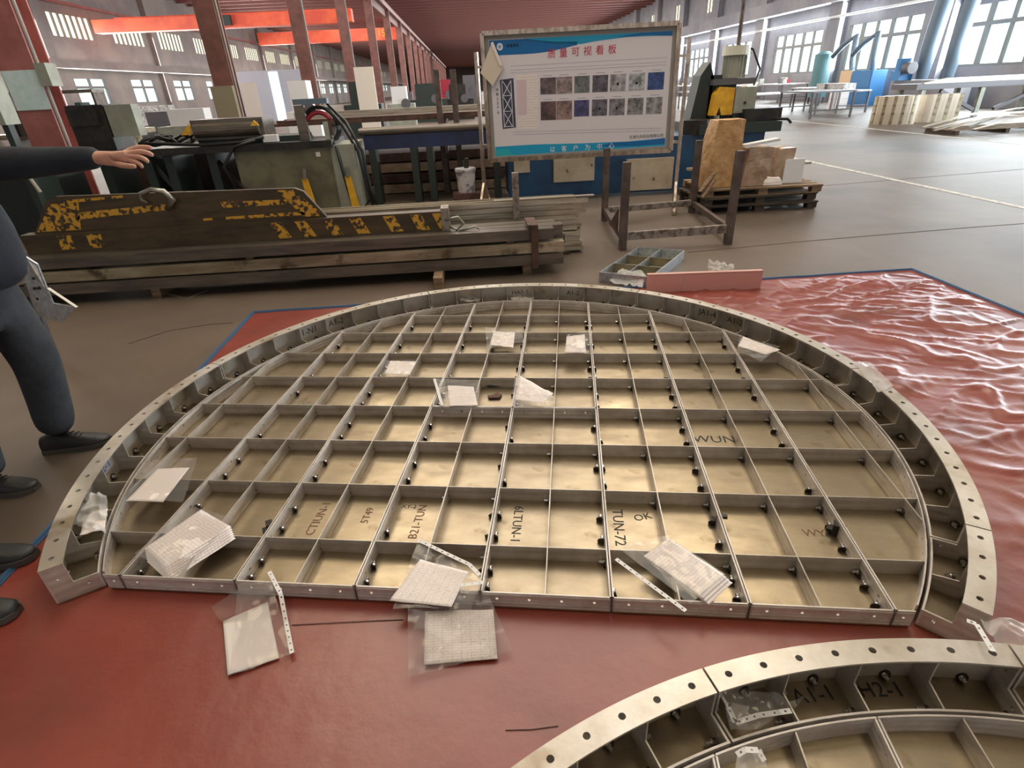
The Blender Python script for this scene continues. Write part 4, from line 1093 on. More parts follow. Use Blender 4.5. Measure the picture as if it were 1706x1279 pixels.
MB().extr([(-3.03, 1.2), (-2.97, 1.27), (-2.91, 1.2)], lambda a, c, d: (a, 8.75 + d, c), .02).build('warning_wedge', M_YEL, t)
# hose reel
b = MB()
for k in range(5):
    y = 8.95 + .05 * k; pts = [(-2.12 + .24 * math.cos(a), y, 1.14 + .25 * math.sin(a)) for a in [2 * PI * i / 24 for i in range(25)]]
    b.tube(pts, .022, 7)
b.build('hose_reel', M_HOSE, t, True)
pts = [(-2.12 + .18 * math.cos(a), 8.93, 1.14 + .18 * math.sin(a)) for a in [PI * (.15 + .7 * i / 14) for i in range(15)]]
MB().tube(pts, .03, 8).build('guard_arc', M_RED, t, True)
MB().box(-2.42, -2.28, 8.86, 8.92, .971, 1.42).build('plate_upright', M_DARK, t); MB().box(-2.06, -2.0, 8.86, 8.92, .971, 1.2).build('plate_upright', M_GREYP, t)
MB().box(-2.42, -1.95, 8.86, 9.0, 1.43, 1.50).build('reel_bracket', M_DUCT, t)
for pts in ([(-1.98, 9.0, 1.36), (-1.8, 8.9, 1.15), (-1.62, 8.8, .8), (-1.55, 8.72, .3), (-1.5, 8.7, .02)], [(-1.98, 9.0, 1.42), (-1.74, 8.85, 1.2), (-1.55, 8.75, .8), (-1.50, 8.68, .3), (-1.44, 8.68, .02)],
            [(-2.0, 9.0, 1.0), (-1.9, 8.74, .85), (-1.85, 8.72, .4), (-1.8, 8.7, .05)], [(-2.9, 8.8, 1.05), (-3.2, 8.72, 1.0), (-3.7, 8.70, .99), (-4.6, 8.75, 1.05)],
            [(-3.0, 8.72, 1.02), (-3.3, 8.68, .95), (-3.5, 8.66, .7), (-3.4, 8.66, .35)]):
    MB().tube(pts, .022, 8).build('hose', M_HOSE, t, True)
MB().box(-2.92, -2.72, 8.80, 8.9, .98, 1.07).build('terminal_block', M_WHITE, t)
def handle(x, lab):
    tt = thing('pry_bar', lab, 'handle bar', (x, 8.66, .03), 0)
    MB().extr([(-.05, .0), (.06, .0), (.0, .45), (-.08, .45)], lambda a, c, d: (a, d, c), .03).build('shaft', M_YEL, tt)
    MB().cyl((-.04, .0, .45), (-.02, .0, .58), .03, 10).build('hook_end', M_HOOK, tt)
handle(-2.38, 'yellow bar leaning on the grey-green cabinet front'); handle(-1.76, 'yellow bar at the pale side panel of the cabinet')
one('control_panel', MB().box(-4.98, -4.62, 8.9, 9.1, 1.14, 1.54), M_GREYP, 'pale blank control box tilted above the dark machine table', 'control box')
one('drill_press', MB().box(-5.5, -5.0, 8.9, 9.4, .971, 1.55).box(-5.45, -5.1, 8.8, 8.9, 1.3, 1.5), M_DARKER, 'dark machine head on the table left of the pale control box', 'machine part')
one('coiled_cables', MB().tube([(-4.5 + .25 * math.cos(a * 1.0) + .02 * a, 9.0 + .1 * math.sin(a * 3), 1.06 + .06 * math.sin(a * 1.7)) for a in [i * .35 for i in range(60)]], .02, 6), M_HOSE, 'tangle of dark cables on the machine table beside the roller', 'cables', smooth=True)
# shelf of folders behind the first column
t = thing('file_shelf', 'small shelf of upright folders beside the light red column', 'shelf', (-8.2, 11.6, 0))
MB().box(0, 1.6, 0, .4, 1.05, 1.1).build('shelf_board', M_RACK, t); MB().box(.0, 1.6, 0.0, .4, 1.75, 1.8).build('shelf_board', M_DARK, t)
for x in (0.02, 1.58): MB().box(x - .02, x + .02, .02, .38, 0, 1.05).build('leg', M_RACK, t); MB().box(x - .02, x + .02, .02, .38, 1.1, 1.75).build('side', M_RACK, t)
fc = [(70, 60, 56), (150, 130, 90), (110, 60, 56), (120, 110, 120), (90, 70, 100), (200, 196, 180), (80, 120, 190), (110, 90, 120), (60, 90, 90), (170, 60, 60)]
for i, c_ in enumerate(fc):
    one('ring_binder', MB().box(-8.1 + .14 * i, -8.0 + .14 * i, 11.62, 11.9, 1.101, 1.101 + .42 + .04 * (i % 3)), mat('binder_%d' % i, srgb(*c_), .5),
        '%s binder in the row on the small shelf' % ['brown', 'tan', 'dark red', 'grey', 'purple', 'cream', 'blue', 'mauve', 'dark teal', 'red'][i], 'binder')
# papers on the column
def sheet_on(x, y, z, w_, h_, m, label, rz=0):
    return one('posted_sheet', MB().box(-w_ / 2, w_ / 2, -.004, 0, 0, h_), m, label, 'paper', loc=(x, y, z), rz=rz)
sheet_on(-6.48, 9.785, 1.52, .5, .52, mat('notice_cyan', srgb(196, 224, 224), .6, col2=srgb(214, 232, 236), nscale=9), 'pale cyan printed notice on the light red column')
one('wall_box', MB().box(-6.23, -6.07, 9.75, 10.0, 1.82, 2.12), M_GREYP, 'small grey switch box on the side of the light red column', 'switch box')
one('wall_box', MB().box(-6.80, -6.22, 17.3, 17.49, .75, 1.85), mat('box_khaki', srgb(134, 126, 104), .5), 'khaki electrical cabinet on the dark red column', 'electrical cabinet')
sheet_on(-5.85, 17.48, .9, .42, 1.0, M_PAPER, 'long white poster with a red rosette beside the khaki cabinet')
# control cabinet at the left edge
t = thing('electrical_cabinet', 'grey electrical cabinet at the far left picture edge, behind the arm', 'electrical cabinet', (-4.90, 6.9, 0), .06)
MB().box(-.95, -.02, .0, .25, 1.40, 1.86).build('body', M_GREYP, t)
MB().box(-.9, -.22, -.02, 0, 1.43, 1.82).build('door', mat('door_grey', srgb(150, 148, 138), .5), t)
MB().box(-.85, -.35, -.03, -.02, 1.68, 1.76).build('name_plate', M_DARK, t)
for x in (-.9, -.1): MB().box(x - .03, x + .03, .1, .2, 0, 1.40).build('leg', M_DGREEN, t)
MB().tube([(-.3, .1, 1.38), (-.15, .1, 1.1), (.0, .05, .7)], .02, 7).build('conduit', M_ROPE, t)
MB().tube([(-.45, .15, 1.86), (-.5, .15, 2.6), (-.6, .15, 3.2)], .02, 7).build('conduit', M_WHITE, t)
t = thing('plank_trestle', 'trestle with pale planks at the left picture edge behind the arm', 'trestle', (-6.4, 8.0, 0))
MB().box(-.6, .9, -.2, .3, 1.0, 1.06).build('top', M_LIGHT, t)
MB().box(-1.2, .7, .0, .4, .02, .96).build('body', M_DGREEN, t)
for x in (-.5, .8): MB().box(x - .04, x + .04, -.2, .3, 0, 1.0).build('leg', M_DGREEN, t)
#@@P3@@

for i, (x0, x1, h, m, c_) in enumerate([(-9.4, -6.9, .9, M_DARK, 'dark brown'), (-5.9, -4.7, .7, M_RUST, 'rust-brown'), (-4.6, -3.6, .85, M_DARKER, 'black'), (-3.5, -2.4, .75, M_RUST, 'reddish brown')]):
    one('scrap_bin', MB().box(x0, x1, 9.9 if i else 8.6, 9.92 if i else 8.62, .0, h).box(x0, x1, 10.6, 10.62, 0, h).box(x0, x0 + .02, 9.92 if i else 8.62, 10.6, 0, h).box(x1 - .02, x1, 9.92 if i else 8.62, 10.6, 0, h).box(x0 + .02, x1 - .02, 9.92 if i else 8.62, 10.6, .0, h * .7), m, c_ + ' scrap bin on the floor behind the machine table', 'bin')

# ================================================================== RIGHT SIDE OF THE HALL
def arcsheet(cx, cy, r, a0, a1, h, z0=.0, th=.02, n=10, z=None):
    b = MB()
    for i in range(n):
        p, q = rad(a0 + (a1 - a0) * i / n), rad(a0 + (a1 - a0) * (i + 1) / n)
        poly = [(cx + r * math.cos(p), cy + r * math.sin(p)), (cx + r * math.cos(q), cy + r * math.sin(q)), (cx + (r - th) * math.cos(q), cy + (r - th) * math.sin(q)), (cx + (r - th) * math.cos(p), cy + (r - th) * math.sin(p))]
        b.prism(poly, z0, z0 + h)
    return b
random.seed(3)
for i in range(22):
    a = 205 + i * 4.6 if i < 14 else 0
    if i < 14:
        x = 13.35 + .78 * math.cos(rad(a + 4)); y = 18.35 + .62 * math.sin(rad(a + 4)); rz = a + 90
        b = MB().box(-.035, .035, -.32, .0, 0, .78 + .01 * (i % 3))
        o = one('curved_sheet', arcsheet(0, 0, .33, -100, -80, .78, th=.03, n=3).box(-.02, .02, -.3, .25, 0, .77), M_SHEETS if i % 3 else M_TAN, 'pale vertical curved sheet in the rounded front of the standing stack', 'metal sheet', 'pale curved sheets standing on edge', loc=(x, y, 0), rz=rad(a + 90))
    else:
        k = i - 14
        one('curved_sheet', arcsheet(0, 0, .5, 200, 262, .76, n=6), M_TAN if i % 3 == 0 else M_SHEETS, 'pale curved sheet at the loose end of the standing stack', 'metal sheet', 'loose pale curved sheets standing on edge', loc=(14.15 + .12 * k, 18.15, 0))
t = thing('work_bench', 'long heavy steel bench with braced legs under the biggest window', 'bench', (0, 0, 0))
MB().box(14.3, 19.4, 18.9, 20.1, .86, 1.02).build('top', M_TBL, t)
for x in (14.6, 16.6, 19.0):
    for y in (19.0, 20.0): MB().box(x - .07, x + .07, y - .06, y + .06, 0, .86).build('leg', M_GREYP, t)
MB().bar((15.2, 19, .8), (16.5, 19, .2), .1).build('brace', M_TBL, t); MB().bar((17.2, 19, .2), (18.7, 19, .8), .1).build('brace', M_TBL, t)
random.seed(8)
for i in range(5):
    one('long_strip', MB().box(14.6 + .3 * i, 17.2 + .45 * i, 19.0 + .17 * i, 19.12 + .17 * i, 1.021, 1.06 + .02 * i), M_LIGHT, 'pale strip lying along the heavy bench', 'metal strip', 'pale strips on the heavy bench')
# pile of curved strips
t = thing('timber_pallet', 'low dark pallet under the pile of bent strips', 'pallet', (13.3, 14.55, 0))
for k in range(4): MB().box(-1.4, 1.4, -.5 + .3 * k, -.38 + .3 * k, .09, .11).build('top_board', M_WOOD, t)
for x in (-1.3, 0, 1.3): MB().box(x - .05, x + .05, -.5, .52, 0, .0895).build('runner', M_WOODD, t)
for i in range(9):
    x0_ = 11.4 + (.9, 0, .5, 1.1, .3, .8, .2, 1.3, .6)[i]; pts = [(x0_ + 3.4 * s, 13.95 + .13 * i + .15 * s * (i % 3), .120 + .006 * i + (.22 + .03 * (i % 4)) * math.sin(PI * s)) for s in [j / 12 for j in range(13)]]
    b = MB()
    for p, q in zip(pts, pts[1:]): b.bar(p, q, .10, .012)
    one('bent_strip', b, M_LIGHT if i % 2 else M_SHEETS, 'bent pale strip arching over the low pallet', 'metal strip', 'bent pale strips piled on the pallet')
# frame tables
def frame_table(x, y, lx, ly, h, label, m=M_TBL, top=None):
    t = thing('frame_table', label, 'table', (x, y, 0))
    for a in (0, lx):
        for c in (0, ly): MB().box(a - .03, a + .03, c - .03, c + .03, 0, h - .05).build('leg', m, t)
    MB().box(-.05, lx + .05, -.05, ly + .05, h - .05, h).build('table_top', top or m, t)
    MB().box(0, lx, -.02, .02, .25, .29).build('stretcher', m, t)
    return t
frame_table(12.4, 21.4, 1.5, 2.3, .88, 'thin-legged dark table left of the standing curved sheets')
frame_table(14.6, 23.4, 1.2, 2.4, .80, 'dark table behind the standing curved sheets', top=M_MIX)
frame_table(11.2, 24.6, 3.0, 1.4, .80, 'low table carrying white stacked sheets, beyond the drill head', top=M_WHITE)
frame_table(11.5, 31.5, 3.5, 1.4, .85, 'pale workbench farther down, beyond the low table', top=M_MIX)
frame_table(15.8, 27.0, 1.4, 2.2, .85, 'workbench in front of the bright blue cabinet', top=M_MIX)
for i, (x, y, h) in enumerate([(17.6, 34, .95), (17.4, 38.5, .9), (17.6, 43, .95), (17.3, 48, .9), (17.2, 54, .9), (17.4, 61, .9)]):
    frame_table(x, y, 1.6, 2.8, h, 'distant workbench along the window wall, %s from the teal tank' % ['first', 'second', 'third', 'fourth', 'fifth', 'sixth'][i], top=M_MIX)
random.seed(21)
bxm = [M_MIX, M_WHITE, M_SKYB, M_PEACH, M_TBL, M_GREYP, M_RED]
for i in range(26):
    y = random.uniform(33.8, 62); x = random.uniform(17.6, 18.9); s = random.uniform(.12, .3)
    tb = [(34, .95), (38.5, .9), (43, .95), (48, .9), (54, .9), (61, .9)][i % 6]
    yy = tb[0] + random.uniform(.2, 2.6)
    m = bxm[i % 7]
    one('tool_case', MB().box(-s / 2, s / 2, -s / 2, s / 2, 0, s * random.uniform(.7, 1.6)), m, 'small case among the clutter on the far workbenches', 'case', 'clutter on the far workbenches', loc=(x, yy, tb[1] + .001))
for i in range(9):
    one('sheet_bundle', MB().box(-.2, .2, -.3, .3, 0, .045), M_WHITE if i % 2 else M_SHEETS, 'white sheet bundle stacked on the low table', 'sheet bundle', 'white bundles on the low table', loc=(11.7 + .03 * (i % 3), 25.2, .801 + .047 * i))
for i in range(4):
    one('carton', MB().box(-.25, .25, -.3, .3, 0, .2), M_PAPER, 'white carton stacked between the tables and the blue cabinet', 'carton', 'white cartons by the tables', loc=(16.2, 26.0, .21 * i))
for i in range(3):
    one('plastic_crate', MB().box(-.25, .25, -.3, .3, 0, .25), M_MIX, 'grey crate on the dark table behind the curved sheets', 'crate', 'grey crates behind the curved sheets', loc=(15.0 + .1 * (i % 2), 23.8 + .65 * i, .801))
# cabinet, panel, tank, blower, ducts
t = thing('blue_cabinet', 'bright blue cabinet standing by the window wall', 'cabinet', (18.5, 27.5, 0))
MB().box(0, .7, 0, 1.5, 0, 1.45).build('body', M_SKYB, t); MB().box(-.015, 0, .05, 1.45, .1, 1.4).build('door', M_SKYB, t)
one('peach_panel', MB().box(18.5, 18.6, 29.05, 29.95, 0, 1.47), M_PEACH, 'peach-coloured upright panel beside the bright blue cabinet', 'panel')
t = thing('storage_tank', 'teal upright tank by the window wall', 'tank', (18.5, 31.7, 0))
MB().cyl((0, 0, .3), (0, 0, 2.25), .42, 24).build('shell', M_TEAL, t); MB().cyl((0, 0, 2.25), (0, 0, 2.38), .42, 24, .2).build('dome', M_TEAL, t)
for a in (0, 120, 240): MB().cyl((.4 * math.cos(rad(a)), .4 * math.sin(rad(a)), 0), (.4 * math.cos(rad(a)), .4 * math.sin(rad(a)), .3), .05, 8).build('leg', M_TBL, t)
for (y, r, lab) in ((24.6, .30, 'thick blue-grey duct rising beside the blue blower'), (23.2, .26, 'slimmer blue-grey duct nearest the biggest window')):
    one('air_duct', MB().tube([(18.7, y, 1.05), (18.7, y, 2.2), (18.75, y - .1, 4.0), (18.9, y - .3, ZC - .01)], [r * .7, r, r, r], 18), M_DUCT, lab, 'duct', smooth=True)
one('steel_plinth', MB().box(18.2, 19.3, 22.6, 25.7, 0, 1.02), M_WALLR, 'grey plinth under the ducts and the blue blower', 'plinth')
t = thing('blower', 'bright blue blower between the two windows', 'blower', (18.2, 25.2, 1.021))
MB().box(-.25, .3, -.3, .3, 0, .35).build('base', M_SKYB, t); MB().cyl((0, 0, .35), (0, 0, .8), .26, 18).build('housing', M_SKYB, t)
MB().cyl((-.1, -.75, .45), (-.1, -.35, .45), .22, 18).build('fan_wheel', M_TBL, t)
for k, (y0, lab) in enumerate([(29.6, 'bent dark fume-extraction arm before the window beyond the blue cabinet'), (28.0, 'second bent fume-extraction arm, above the blue cabinet')]):
    one('fume_arm', MB().tube([(18.9, y0, 1.0), (18.8, y0 + .1, 1.9), (18.8, y0 + .2, 2.9), (18.7, y0 + .9, 2.6), (18.6, y0 + 1.5, 2.1)], [.12, .13, .14, .12, .1], 12), M_DUCT, lab, 'extraction arm', smooth=True)
    one('arm_stand', MB().box(18.75, 19.05, y0 - .15, y0 + .15, 0, .999), M_TBL, 'grey stand under the %s fume-extraction arm' % ('farther' if k == 0 else 'nearer'), 'stand')

# ================================================================== FAR CLUTTER
random.seed(33)
def far_machine(x, y, w_, h, m, lab, head=None, grp=None):
    t = thing('machine_tool', lab, 'machine', (x, y, 0), 0, grp)
    MB().box(-w_ / 2, w_ / 2, -.4, .4, 0, h * .6).build('base', m, t)
    MB().box(-w_ * .3, w_ * .25, -.3, .3, h * .6, h).build('head', head or m, t)
    MB().cyl((w_ * .2, -.42, h * .6), (w_ * .2, -.36, h * .6), h * .12, 12).build('hand_wheel', M_TBL, t)
for i, (x, y, w_, h, m, lab) in enumerate([
        (-3.9, 24, 1.4, 1.9, M_DGREEN, 'distant dark green machine between the red columns'), (-2.9, 28, 1.2, 1.7, M_GREYP, 'distant pale grey machine left of the stakes'),
        (-2.0, 33, 2.0, 1.8, M_DGREEN, 'distant green machine behind the stakes'), (-1.3, 38, 1.6, 2.0, M_RED, 'distant machine with red head beyond the conveyor'),
        (-.4, 34, 1.6, 1.7, M_DARKER, 'distant black machine left of the notice board'), (.3, 40, 1.4, 2.2, M_TBL, 'distant grey machine just left of the notice board'),
        (-4.6, 18, .9, 1.9, M_WHITE, 'white cabinet-like machine between the second and third red columns'), (-9.5, 22, 2.2, 1.3, M_GREYP, 'pale machine in the bay behind the dark red column'),
        (-12, 26, 3.0, 1.2, M_TBL, 'grey machine in the bay seen under the small windows'), (-14.5, 30, 3.0, 1.4, M_MIX, 'mottled machine in the bay by the far wall'), (3.5, 46, 2, 1.6, M_DGREEN, 'distant green machine seen right of the notice board')]):
    far_machine(x, y, w_, h, m, lab, M_WHITE if i in (1, 7) else None)
for i in range(14):
    x = -4.2 + .33 * i; y = 44 + 2.9 * ((i * 5) % 14)
    one('parts_bin', MB().box(-.5, .5, -.5, .5, 0, random.uniform(.8, 1.9)), random.choice([M_DGREEN, M_TBL, M_MIX, M_RUST, M_WHITE]), 'distant parts bin in the aisle beyond the machines', 'bin', 'distant bins in the aisle', loc=(x, y, 0))
# partition and door in the left bay
one('bay_partition', MB().box(-15.5, -10.6, 44, 44.15, 0, 3.1), mat('partition_grey', srgb(150, 152, 162), .6), 'pale grey partition across the left bay', 'partition')
one('lit_doorway', MB().box(-13.2, -12.6, 43.9, 43.98, 0, 3.0), M_PANEC, 'tall bright doorway in the pale partition', 'doorway')
one('partition_screen', MB().box(-3.75, -3.1, 22, 22.1, 0, 2.3), mat('panel_warm_white', srgb(222, 214, 204), .6), 'tall white panel standing between two red columns', 'panel')
one('loose_bars', MB().box(-12, -7.2, 14.0, 14.6, .95, 1.05).box(-11.8, -11.7, 14.1, 14.5, 0, .95).box(-7.6, -7.5, 14.1, 14.5, 0, .95), M_TAN, 'table of pale bar ends behind the dark machine', 'table')

# ================================================================== PEOPLE
def skin_obj(name, nodes, edges, m, parent=None, sub=2, root=0):
    """nodes: list of (x,y,z,r) or (x,y,z,rx,ry); grown with a skin modifier"""
    me = bpy.data.meshes.new(name); bm = bmesh.new(); ly = bm.verts.layers.skin.verify()
    vs = []
    for nd in nodes:
        v = bm.verts.new(nd[:3]); v[ly].radius = (nd[3], nd[4] if len(nd) > 4 else nd[3]); vs.append(v)
    vs[root][ly].use_root = True
    for a, c in edges: bm.edges.new((vs[a], vs[c]))
    bm.to_mesh(me); bm.free(); me.materials.append(m)
    o = bpy.data.objects.new(name, me); COL.objects.link(o); o.parent = parent
    s = o.modifiers.new('skin', 'SKIN'); s.use_smooth_shade = True
    o.modifiers.new('sub', 'SUBSURF').levels = sub; o.modifiers['sub'].render_levels = sub
    return o
def shoe(name, heel, toe, m, parent, ln=None, wd=.10):
    heel = Vector(heel); toe = Vector(toe); d = toe - heel; L_ = d.length; d.normalize(); s = Vector((-d.y, d.x, 0))
    prof = [(0, .036, .085), (.12, .042, .10), (.28, .043, .105), (.45, .043, .088), (.62, .049, .072), (.8, .05, .056), (.93, .038, .045), (1, .016, .034)]
    b = MB(); N = 12
    for (t_, w_, h) in prof:
        for i in range(N):
            a = PI * i / (N - 1)
            b.v.append(tuple(heel + d * (t_ * L_) + s * (math.cos(a) * w_) + Vector((0, 0, .02 + (h - .02) * math.sin(a) ** .7))))
    for j in range(len(prof) - 1):
        for i in range(N - 1): b.f.append((j * N + i, j * N + i + 1, (j + 1) * N + i + 1, (j + 1) * N + i))
    b.f.append(tuple(range(N))); b.f.append(tuple((len(prof) - 1) * N + i for i in range(N)))
    o = b.build(name, m, parent, True)
    b = MB(); poly = [tuple((heel + d * (t_ * L_) + s * (w_ + .005))[:2]) for t_, w_, h in prof] + [tuple((heel + d * (t_ * L_) - s * (w_ + .005))[:2]) for t_, w_, h in prof[::-1]]
    b.prism(poly, heel.z + .0, heel.z + .024); b.build('sole', M_SOLE, o)
    b = MB()
    for t_ in (.40, .47, .54, .61):
        h = .098 - (t_ - .4) * .12; c = heel + d * (t_ * L_) + Vector((0, 0, h)); b.tube([c - s * .028 - Vector((0, 0, .010)), c, c + s * .028 - Vector((0, 0, .010))], .004, 6)
    b.build('laces', M_BLACKC, o)
    return o
# person with the outstretched hand
px0 = Vector((-2.14, 2.36, 0))
t = thing('person', 'person in navy jacket and slate trousers, arm stretched over the steel stock', 'person', px0)
def rel(P_): return [tuple([q[0] - px0.x, q[1] - px0.y] + list(q[2:])) for q in P_]
body = rel([(-2.10, 2.36, 1.0, .07, .08), (-2.08, 2.36, 1.12, .09, .12), (-2.10, 2.36, 1.30, .11, .15), (-2.09, 2.36, 1.44, .055), (-2.07, 2.36, 1.52, .055), (-2.05, 2.36, 1.60, .085, .08), (-2.05, 2.36, 1.70, .08, .075),
            (-2.08, 2.50, 1.37, .055), (-1.86, 2.53, 1.355, .046), (-1.62, 2.49, 1.36, .040), (-1.455, 2.455, 1.368, .030, .024), (-1.415, 2.45, 1.370, .033, .019), (-1.37, 2.447, 1.370, .038, .018),
            (-2.14, 2.20, 1.36, .055), (-2.26, 2.12, 1.10, .045), (-2.26, 2.12, .92, .036), (-2.25, 2.12, .84, .03),
            (-2.12, 2.43, .80, .035), (-2.10, 2.49, .50, .04), (-2.19, 2.515, .10, .045), (-2.15, 2.30, .80, .035), (-2.22, 2.21, .48, .04), (-2.29, 2.175, .10, .045)])
edges = [(0, 1), (1, 2), (2, 3), (3, 4), (4, 5), (5, 6), (2, 7), (7, 8), (8, 9), (9, 10), (10, 11), (11, 12), (2, 13), (13, 14), (14, 15), (15, 16), (0, 17), (17, 18), (18, 19), (0, 20), (20, 21), (21, 22)]
# fingers of the outstretched hand: index on top, then middle, ring, little, and the thumb from the palm's side
fing = [[(-1.338, 2.462, 1.388), (-1.300, 2.470, 1.396), (-1.272, 2.470, 1.394), (-1.252, 2.466, 1.390)],
        [(-1.332, 2.452, 1.378), (-1.290, 2.454, 1.381), (-1.262, 2.450, 1.374), (-1.246, 2.444, 1.364)],
        [(-1.332, 2.443, 1.366), (-1.294, 2.438, 1.362), (-1.270, 2.430, 1.352), (-1.262, 2.424, 1.340)],
        [(-1.340, 2.436, 1.354), (-1.308, 2.428, 1.344), (-1.290, 2.420, 1.333), (-1.288, 2.416, 1.322)],
        [(-1.400, 2.435, 1.348), (-1.362, 2.418, 1.338), (-1.328, 2.408, 1.334), (-1.302, 2.404, 1.332)]]
rr_ = [(.0105, .010, .009, .0075), (.0110, .0105, .0095, .008), (.0105, .010, .009, .0075), (.0095, .009, .008, .0068), (.014, .012, .0105, .0085)]
for fi, fg in enumerate(fing):
    base = 12 if fi < 4 else 11
    for k, p in enumerate(fg):
        body.append((p[0] - px0.x, p[1] - px0.y, p[2], rr_[fi][k])); idx = len(body) - 1
        edges.append((base if k == 0 else idx - 1, idx))
skin_obj('body', body, edges, M_SKIN, t)
jk = rel([(-2.045, 2.36, .87, .19, .21), (-2.03, 2.36, 1.08, .165, .18), (-2.07, 2.36, 1.28, .135, .185), (-2.08, 2.36, 1.42, .08, .12),
          (-2.06, 2.52, 1.37, .078), (-1.86, 2.53, 1.355, .070), (-1.66, 2.495, 1.36, .056), (-1.50, 2.462, 1.366, .046), (-1.455, 2.455, 1.368, .041),
          (-2.14, 2.18, 1.35, .075), (-2.26, 2.12, 1.10, .06), (-2.26, 2.12, .90, .045)])
skin_obj('jacket', jk, [(0, 1), (1, 2), (2, 3), (2, 4), (4, 5), (5, 6), (6, 7), (7, 8), (2, 9), (9, 10), (10, 11)], M_SHIRT, t)
tr = rel([(-2.08, 2.36, 1.06, .10, .12), (-2.09, 2.44, .80, .115), (-2.09, 2.49, .52, .10), (-2.15, 2.51, .25, .090), (-2.185, 2.515, .09, .092),
          (-2.13, 2.28, .80, .11), (-2.21, 2.21, .50, .085), (-2.26, 2.19, .25, .075), (-2.28, 2.18, .09, .075), (-2.075, 2.36, .90, .15, .17)])
skin_obj('trousers', tr, [(0, 9), (9, 1), (1, 2), (2, 3), (3, 4), (9, 5), (5, 6), (6, 7), (7, 8)], M_PANTS, t)
skin_obj('hair', rel([(-2.08, 2.36, 1.62, .07), (-2.07, 2.36, 1.71, .085), (-2.05, 2.36, 1.76, .06)]), [(0, 1), (1, 2)], M_HAIR, t)
for nm, q in (('nose', (-1.965, 2.36, 1.63)),): 
    MB().cyl((q[0] - .02 - px0.x, 0, q[2] + .02), (q[0] + .02 - px0.x, 0, q[2] - .01), .01, 8, .014).build(nm, M_SKIN, t, True)
MB().box(-1.972 - px0.x, -1.966 - px0.x, -.022, .022, 1.578, 1.586).build('mouth', M_RED, t)
for s in (-1, 1):
    MB().cyl((-1.985 - px0.x, s * .032, 1.66), (-1.968 - px0.x, s * .032, 1.66), .009, 10).build('eye', M_INK, t, True)
    MB().cyl((-2.06 - px0.x, s * .078, 1.64), (-2.06 - px0.x, s * .092, 1.64), .026, 10).build('ear', M_SKIN, t, True)
shoe('shoe', (-2.27 - px0.x, 2.50 - px0.y, 0), (-1.975 - px0.x, 2.55 - px0.y, 0), M_SHOE, t)
shoe('shoe', (-2.38 - px0.x, 2.17 - px0.y, 0), (-2.10 - px0.x, 2.18 - px0.y, 0), M_SHOE, t)
# second person, only the shoes and hems in view
p2 = Vector((-2.25, 1.58, 0))
t = thing('person', 'second person at the picture edge, only black shoes and dark hems in view', 'person', p2)
def rel2(P_): return [tuple([q[0] - p2.x, q[1] - p2.y] + list(q[2:])) for q in P_]
skin_obj('body', rel2([(-2.3, 1.58, .95, .12, .15), (-2.3, 1.58, 1.3, .12, .15), (-2.3, 1.58, 1.5, .055), (-2.28, 1.58, 1.62, .085), (-2.28, 1.58, 1.72, .08), (-2.3, 1.76, 1.38, .05), (-2.36, 1.82, 1.1, .045), (-2.3, 1.8, .85, .03), (-2.3, 1.40, 1.38, .05), (-2.36, 1.34, 1.1, .045), (-2.3, 1.36, .85, .03),
    (-2.28, 1.68, .85, .08), (-2.24, 1.70, .5, .06), (-2.02, 1.70, .10, .04), (-2.28, 1.48, .85, .08), (-2.24, 1.45, .5, .06), (-1.98, 1.42, .10, .04)]),
    [(0, 1), (1, 2), (2, 3), (3, 4), (1, 5), (5, 6), (6, 7), (1, 8), (8, 9), (9, 10), (0, 11), (11, 12), (12, 13), (0, 14), (14, 15), (15, 16)], M_SKIN, t)
skin_obj('coat', rel2([(-2.3, 1.58, .85, .15, .18), (-2.3, 1.58, 1.3, .14, .19), (-2.3, 1.58, 1.44, .08), (-2.3, 1.78, 1.38, .07), (-2.36, 1.83, 1.1, .06), (-2.31, 1.81, .9, .05), (-2.3, 1.38, 1.38, .07), (-2.36, 1.33, 1.1, .06), (-2.31, 1.35, .9, .05)]),
    [(0, 1), (1, 2), (1, 3), (3, 4), (4, 5), (1, 6), (6, 7), (7, 8)], M_JKT, t)
skin_obj('trousers', rel2([(-2.29, 1.58, .93, .12, .16), (-2.27, 1.68, .8, .095), (-2.22, 1.70, .5, .08), (-2.02, 1.71, .13, .07), (-2.27, 1.48, .8, .095), (-2.22, 1.45, .5, .08), (-2.0, 1.425, .13, .065)]),
    [(0, 1), (1, 2), (2, 3), (0, 4), (4, 5), (5, 6)], M_BLACKC, t)
shoe('shoe', (-2.12 - p2.x, 1.68 - p2.y, .009), (-1.80 - p2.x, 1.72 - p2.y, .009), M_SHOE, t)
shoe('shoe', (-1.98 - p2.x, 1.41 - p2.y, .009), (-1.675 - p2.x, 1.44 - p2.y, .009), M_SHOE, t)
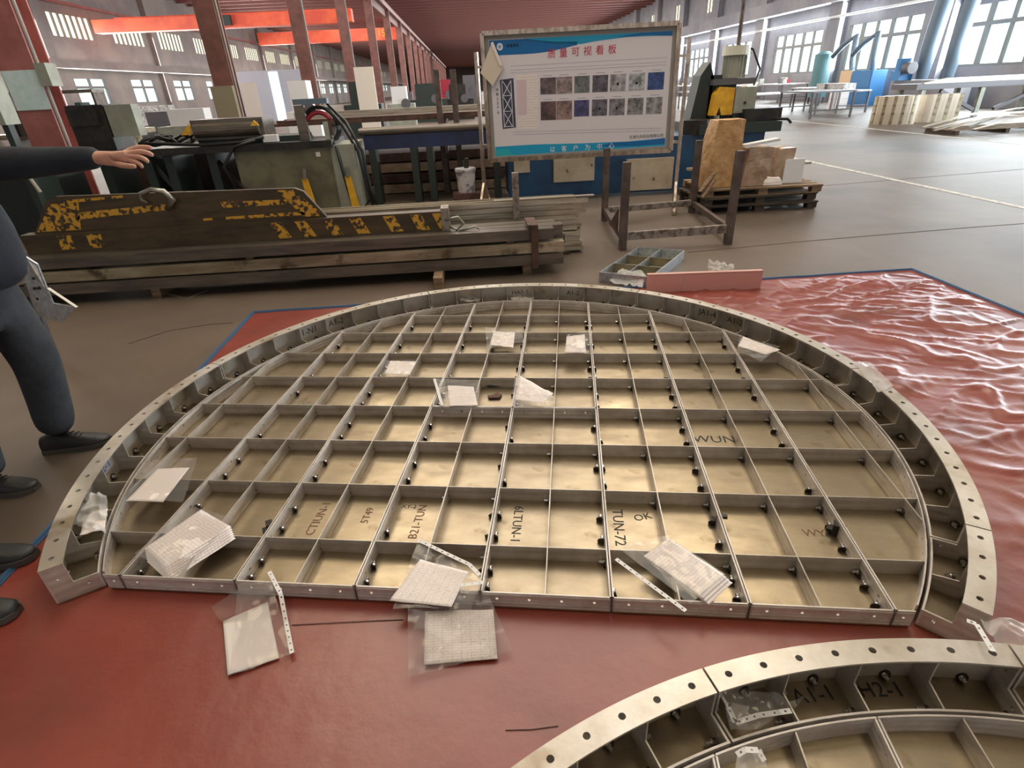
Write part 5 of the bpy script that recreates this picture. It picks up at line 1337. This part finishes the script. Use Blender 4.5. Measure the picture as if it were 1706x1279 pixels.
# perforated sheet and stick behind the first person
t = thing('perforated_sheet', 'galvanised perforated sheet with torn end behind the person in navy', 'metal sheet', (0, 0, 0))
q = [AY(38, 425, 3.7), AY(62, 440, 3.7), AY(88, 505, 3.6), AY(125, 512, 3.6), AY(104, 537, 3.6), AY(78, 530, 3.6), AY(62, 528, 3.65), AY(52, 490, 3.7), AY(42, 470, 3.7)]
b = MB(); b.v = [tuple(p) for p in q] + [tuple(p + Vector((0, .012, 0))) for p in q]; N = len(q)
b.f = [tuple(range(N)), tuple(range(N, 2 * N))[::-1]] + [(i, (i + 1) % N, N + (i + 1) % N, N + i) for i in range(N)]
b.build('sheet', M_GALV, t)
b = MB()
for (x, y) in ((57, 463), (59, 480), (66, 479), (64, 497), (72, 495), (71, 512), (79, 509)):
    p = AY(x, y, 3.655); b.cyl((p.x, p.y - .012, p.z), (p.x, p.y + .0, p.z), .009, 10)
b.build('hole_row', M_INK, t)
MB().bar(AY(80, 480, 3.64), AY(128, 512, 3.60), .02, .006).build('folded_edge', M_HOOK, t)
MB().bar(AY(45, 470, 3.78), (AY(70, 545, 3.78).x, 3.78, .0), .03, .03).build('support', M_TBL, t)
one('yellow_stick', MB().tube([AY(74, 550, 3.62), AY(88, 580, 3.60), AY(100, 610, 3.58)], .008, 6), M_YEL, 'thin yellow stick standing behind the slate trouser leg', 'stick')

# ================================================================== LIGHT
w = bpy.data.worlds.new('daylight'); sc.world = w; w.use_nodes = True
bg = w.node_tree.nodes['Background']; bg.inputs['Color'].default_value = (*srgb(232, 230, 232), 1); bg.inputs['Strength'].default_value = 0.8
def area(name, loc, rot, sx, sy, power, col):
    l = bpy.data.lights.new(name, 'AREA'); l.shape = 'RECTANGLE'; l.size = sx; l.size_y = sy; l.energy = power; l.color = col
    o = bpy.data.objects.new(name, l); COL.objects.link(o); o.location = loc; o.rotation_euler = rot
    return o
area('roof_fill', (1, 11, ZC - .1), (0, 0, 0), 8, 14, 950, (1, .92, .82))  # fill lamps added under the roof to brighten the hall
area('roof_fill', (1, 35, ZC - .5), (0, 0, 0), 30, 30, 5000, (1, .94, .88))
area('roof_fill', (1, 90, ZC - .5), (0, 0, 0), 30, 70, 16000, (1, .94, .9))
area('roof_fill', (1, 180, ZC - .5), (0, 0, 0), 30, 90, 24000, (1, .94, .9))
area('side_window_glow', (XR - .2, 16, 2.5), (0, rad(90), 0), 2.2, 26, 3800, (.84, .94, 1))
area('side_window_glow', (XR - .2, 60, 3), (0, rad(90), 0), 3, 60, 9000, (.9, .97, 1))
area('side_window_glow', (XL + .3, 60, 3.5), (0, rad(-90), 0), 4, 80, 11000, (1, .97, .92))
sc.view_settings.view_transform = 'Standard'; sc.view_settings.look = 'None'
sc.view_settings.exposure = 0.0; sc.view_settings.gamma = 1.0; sc.view_settings.use_curve_mapping = False
sc.cycles.use_denoising = True
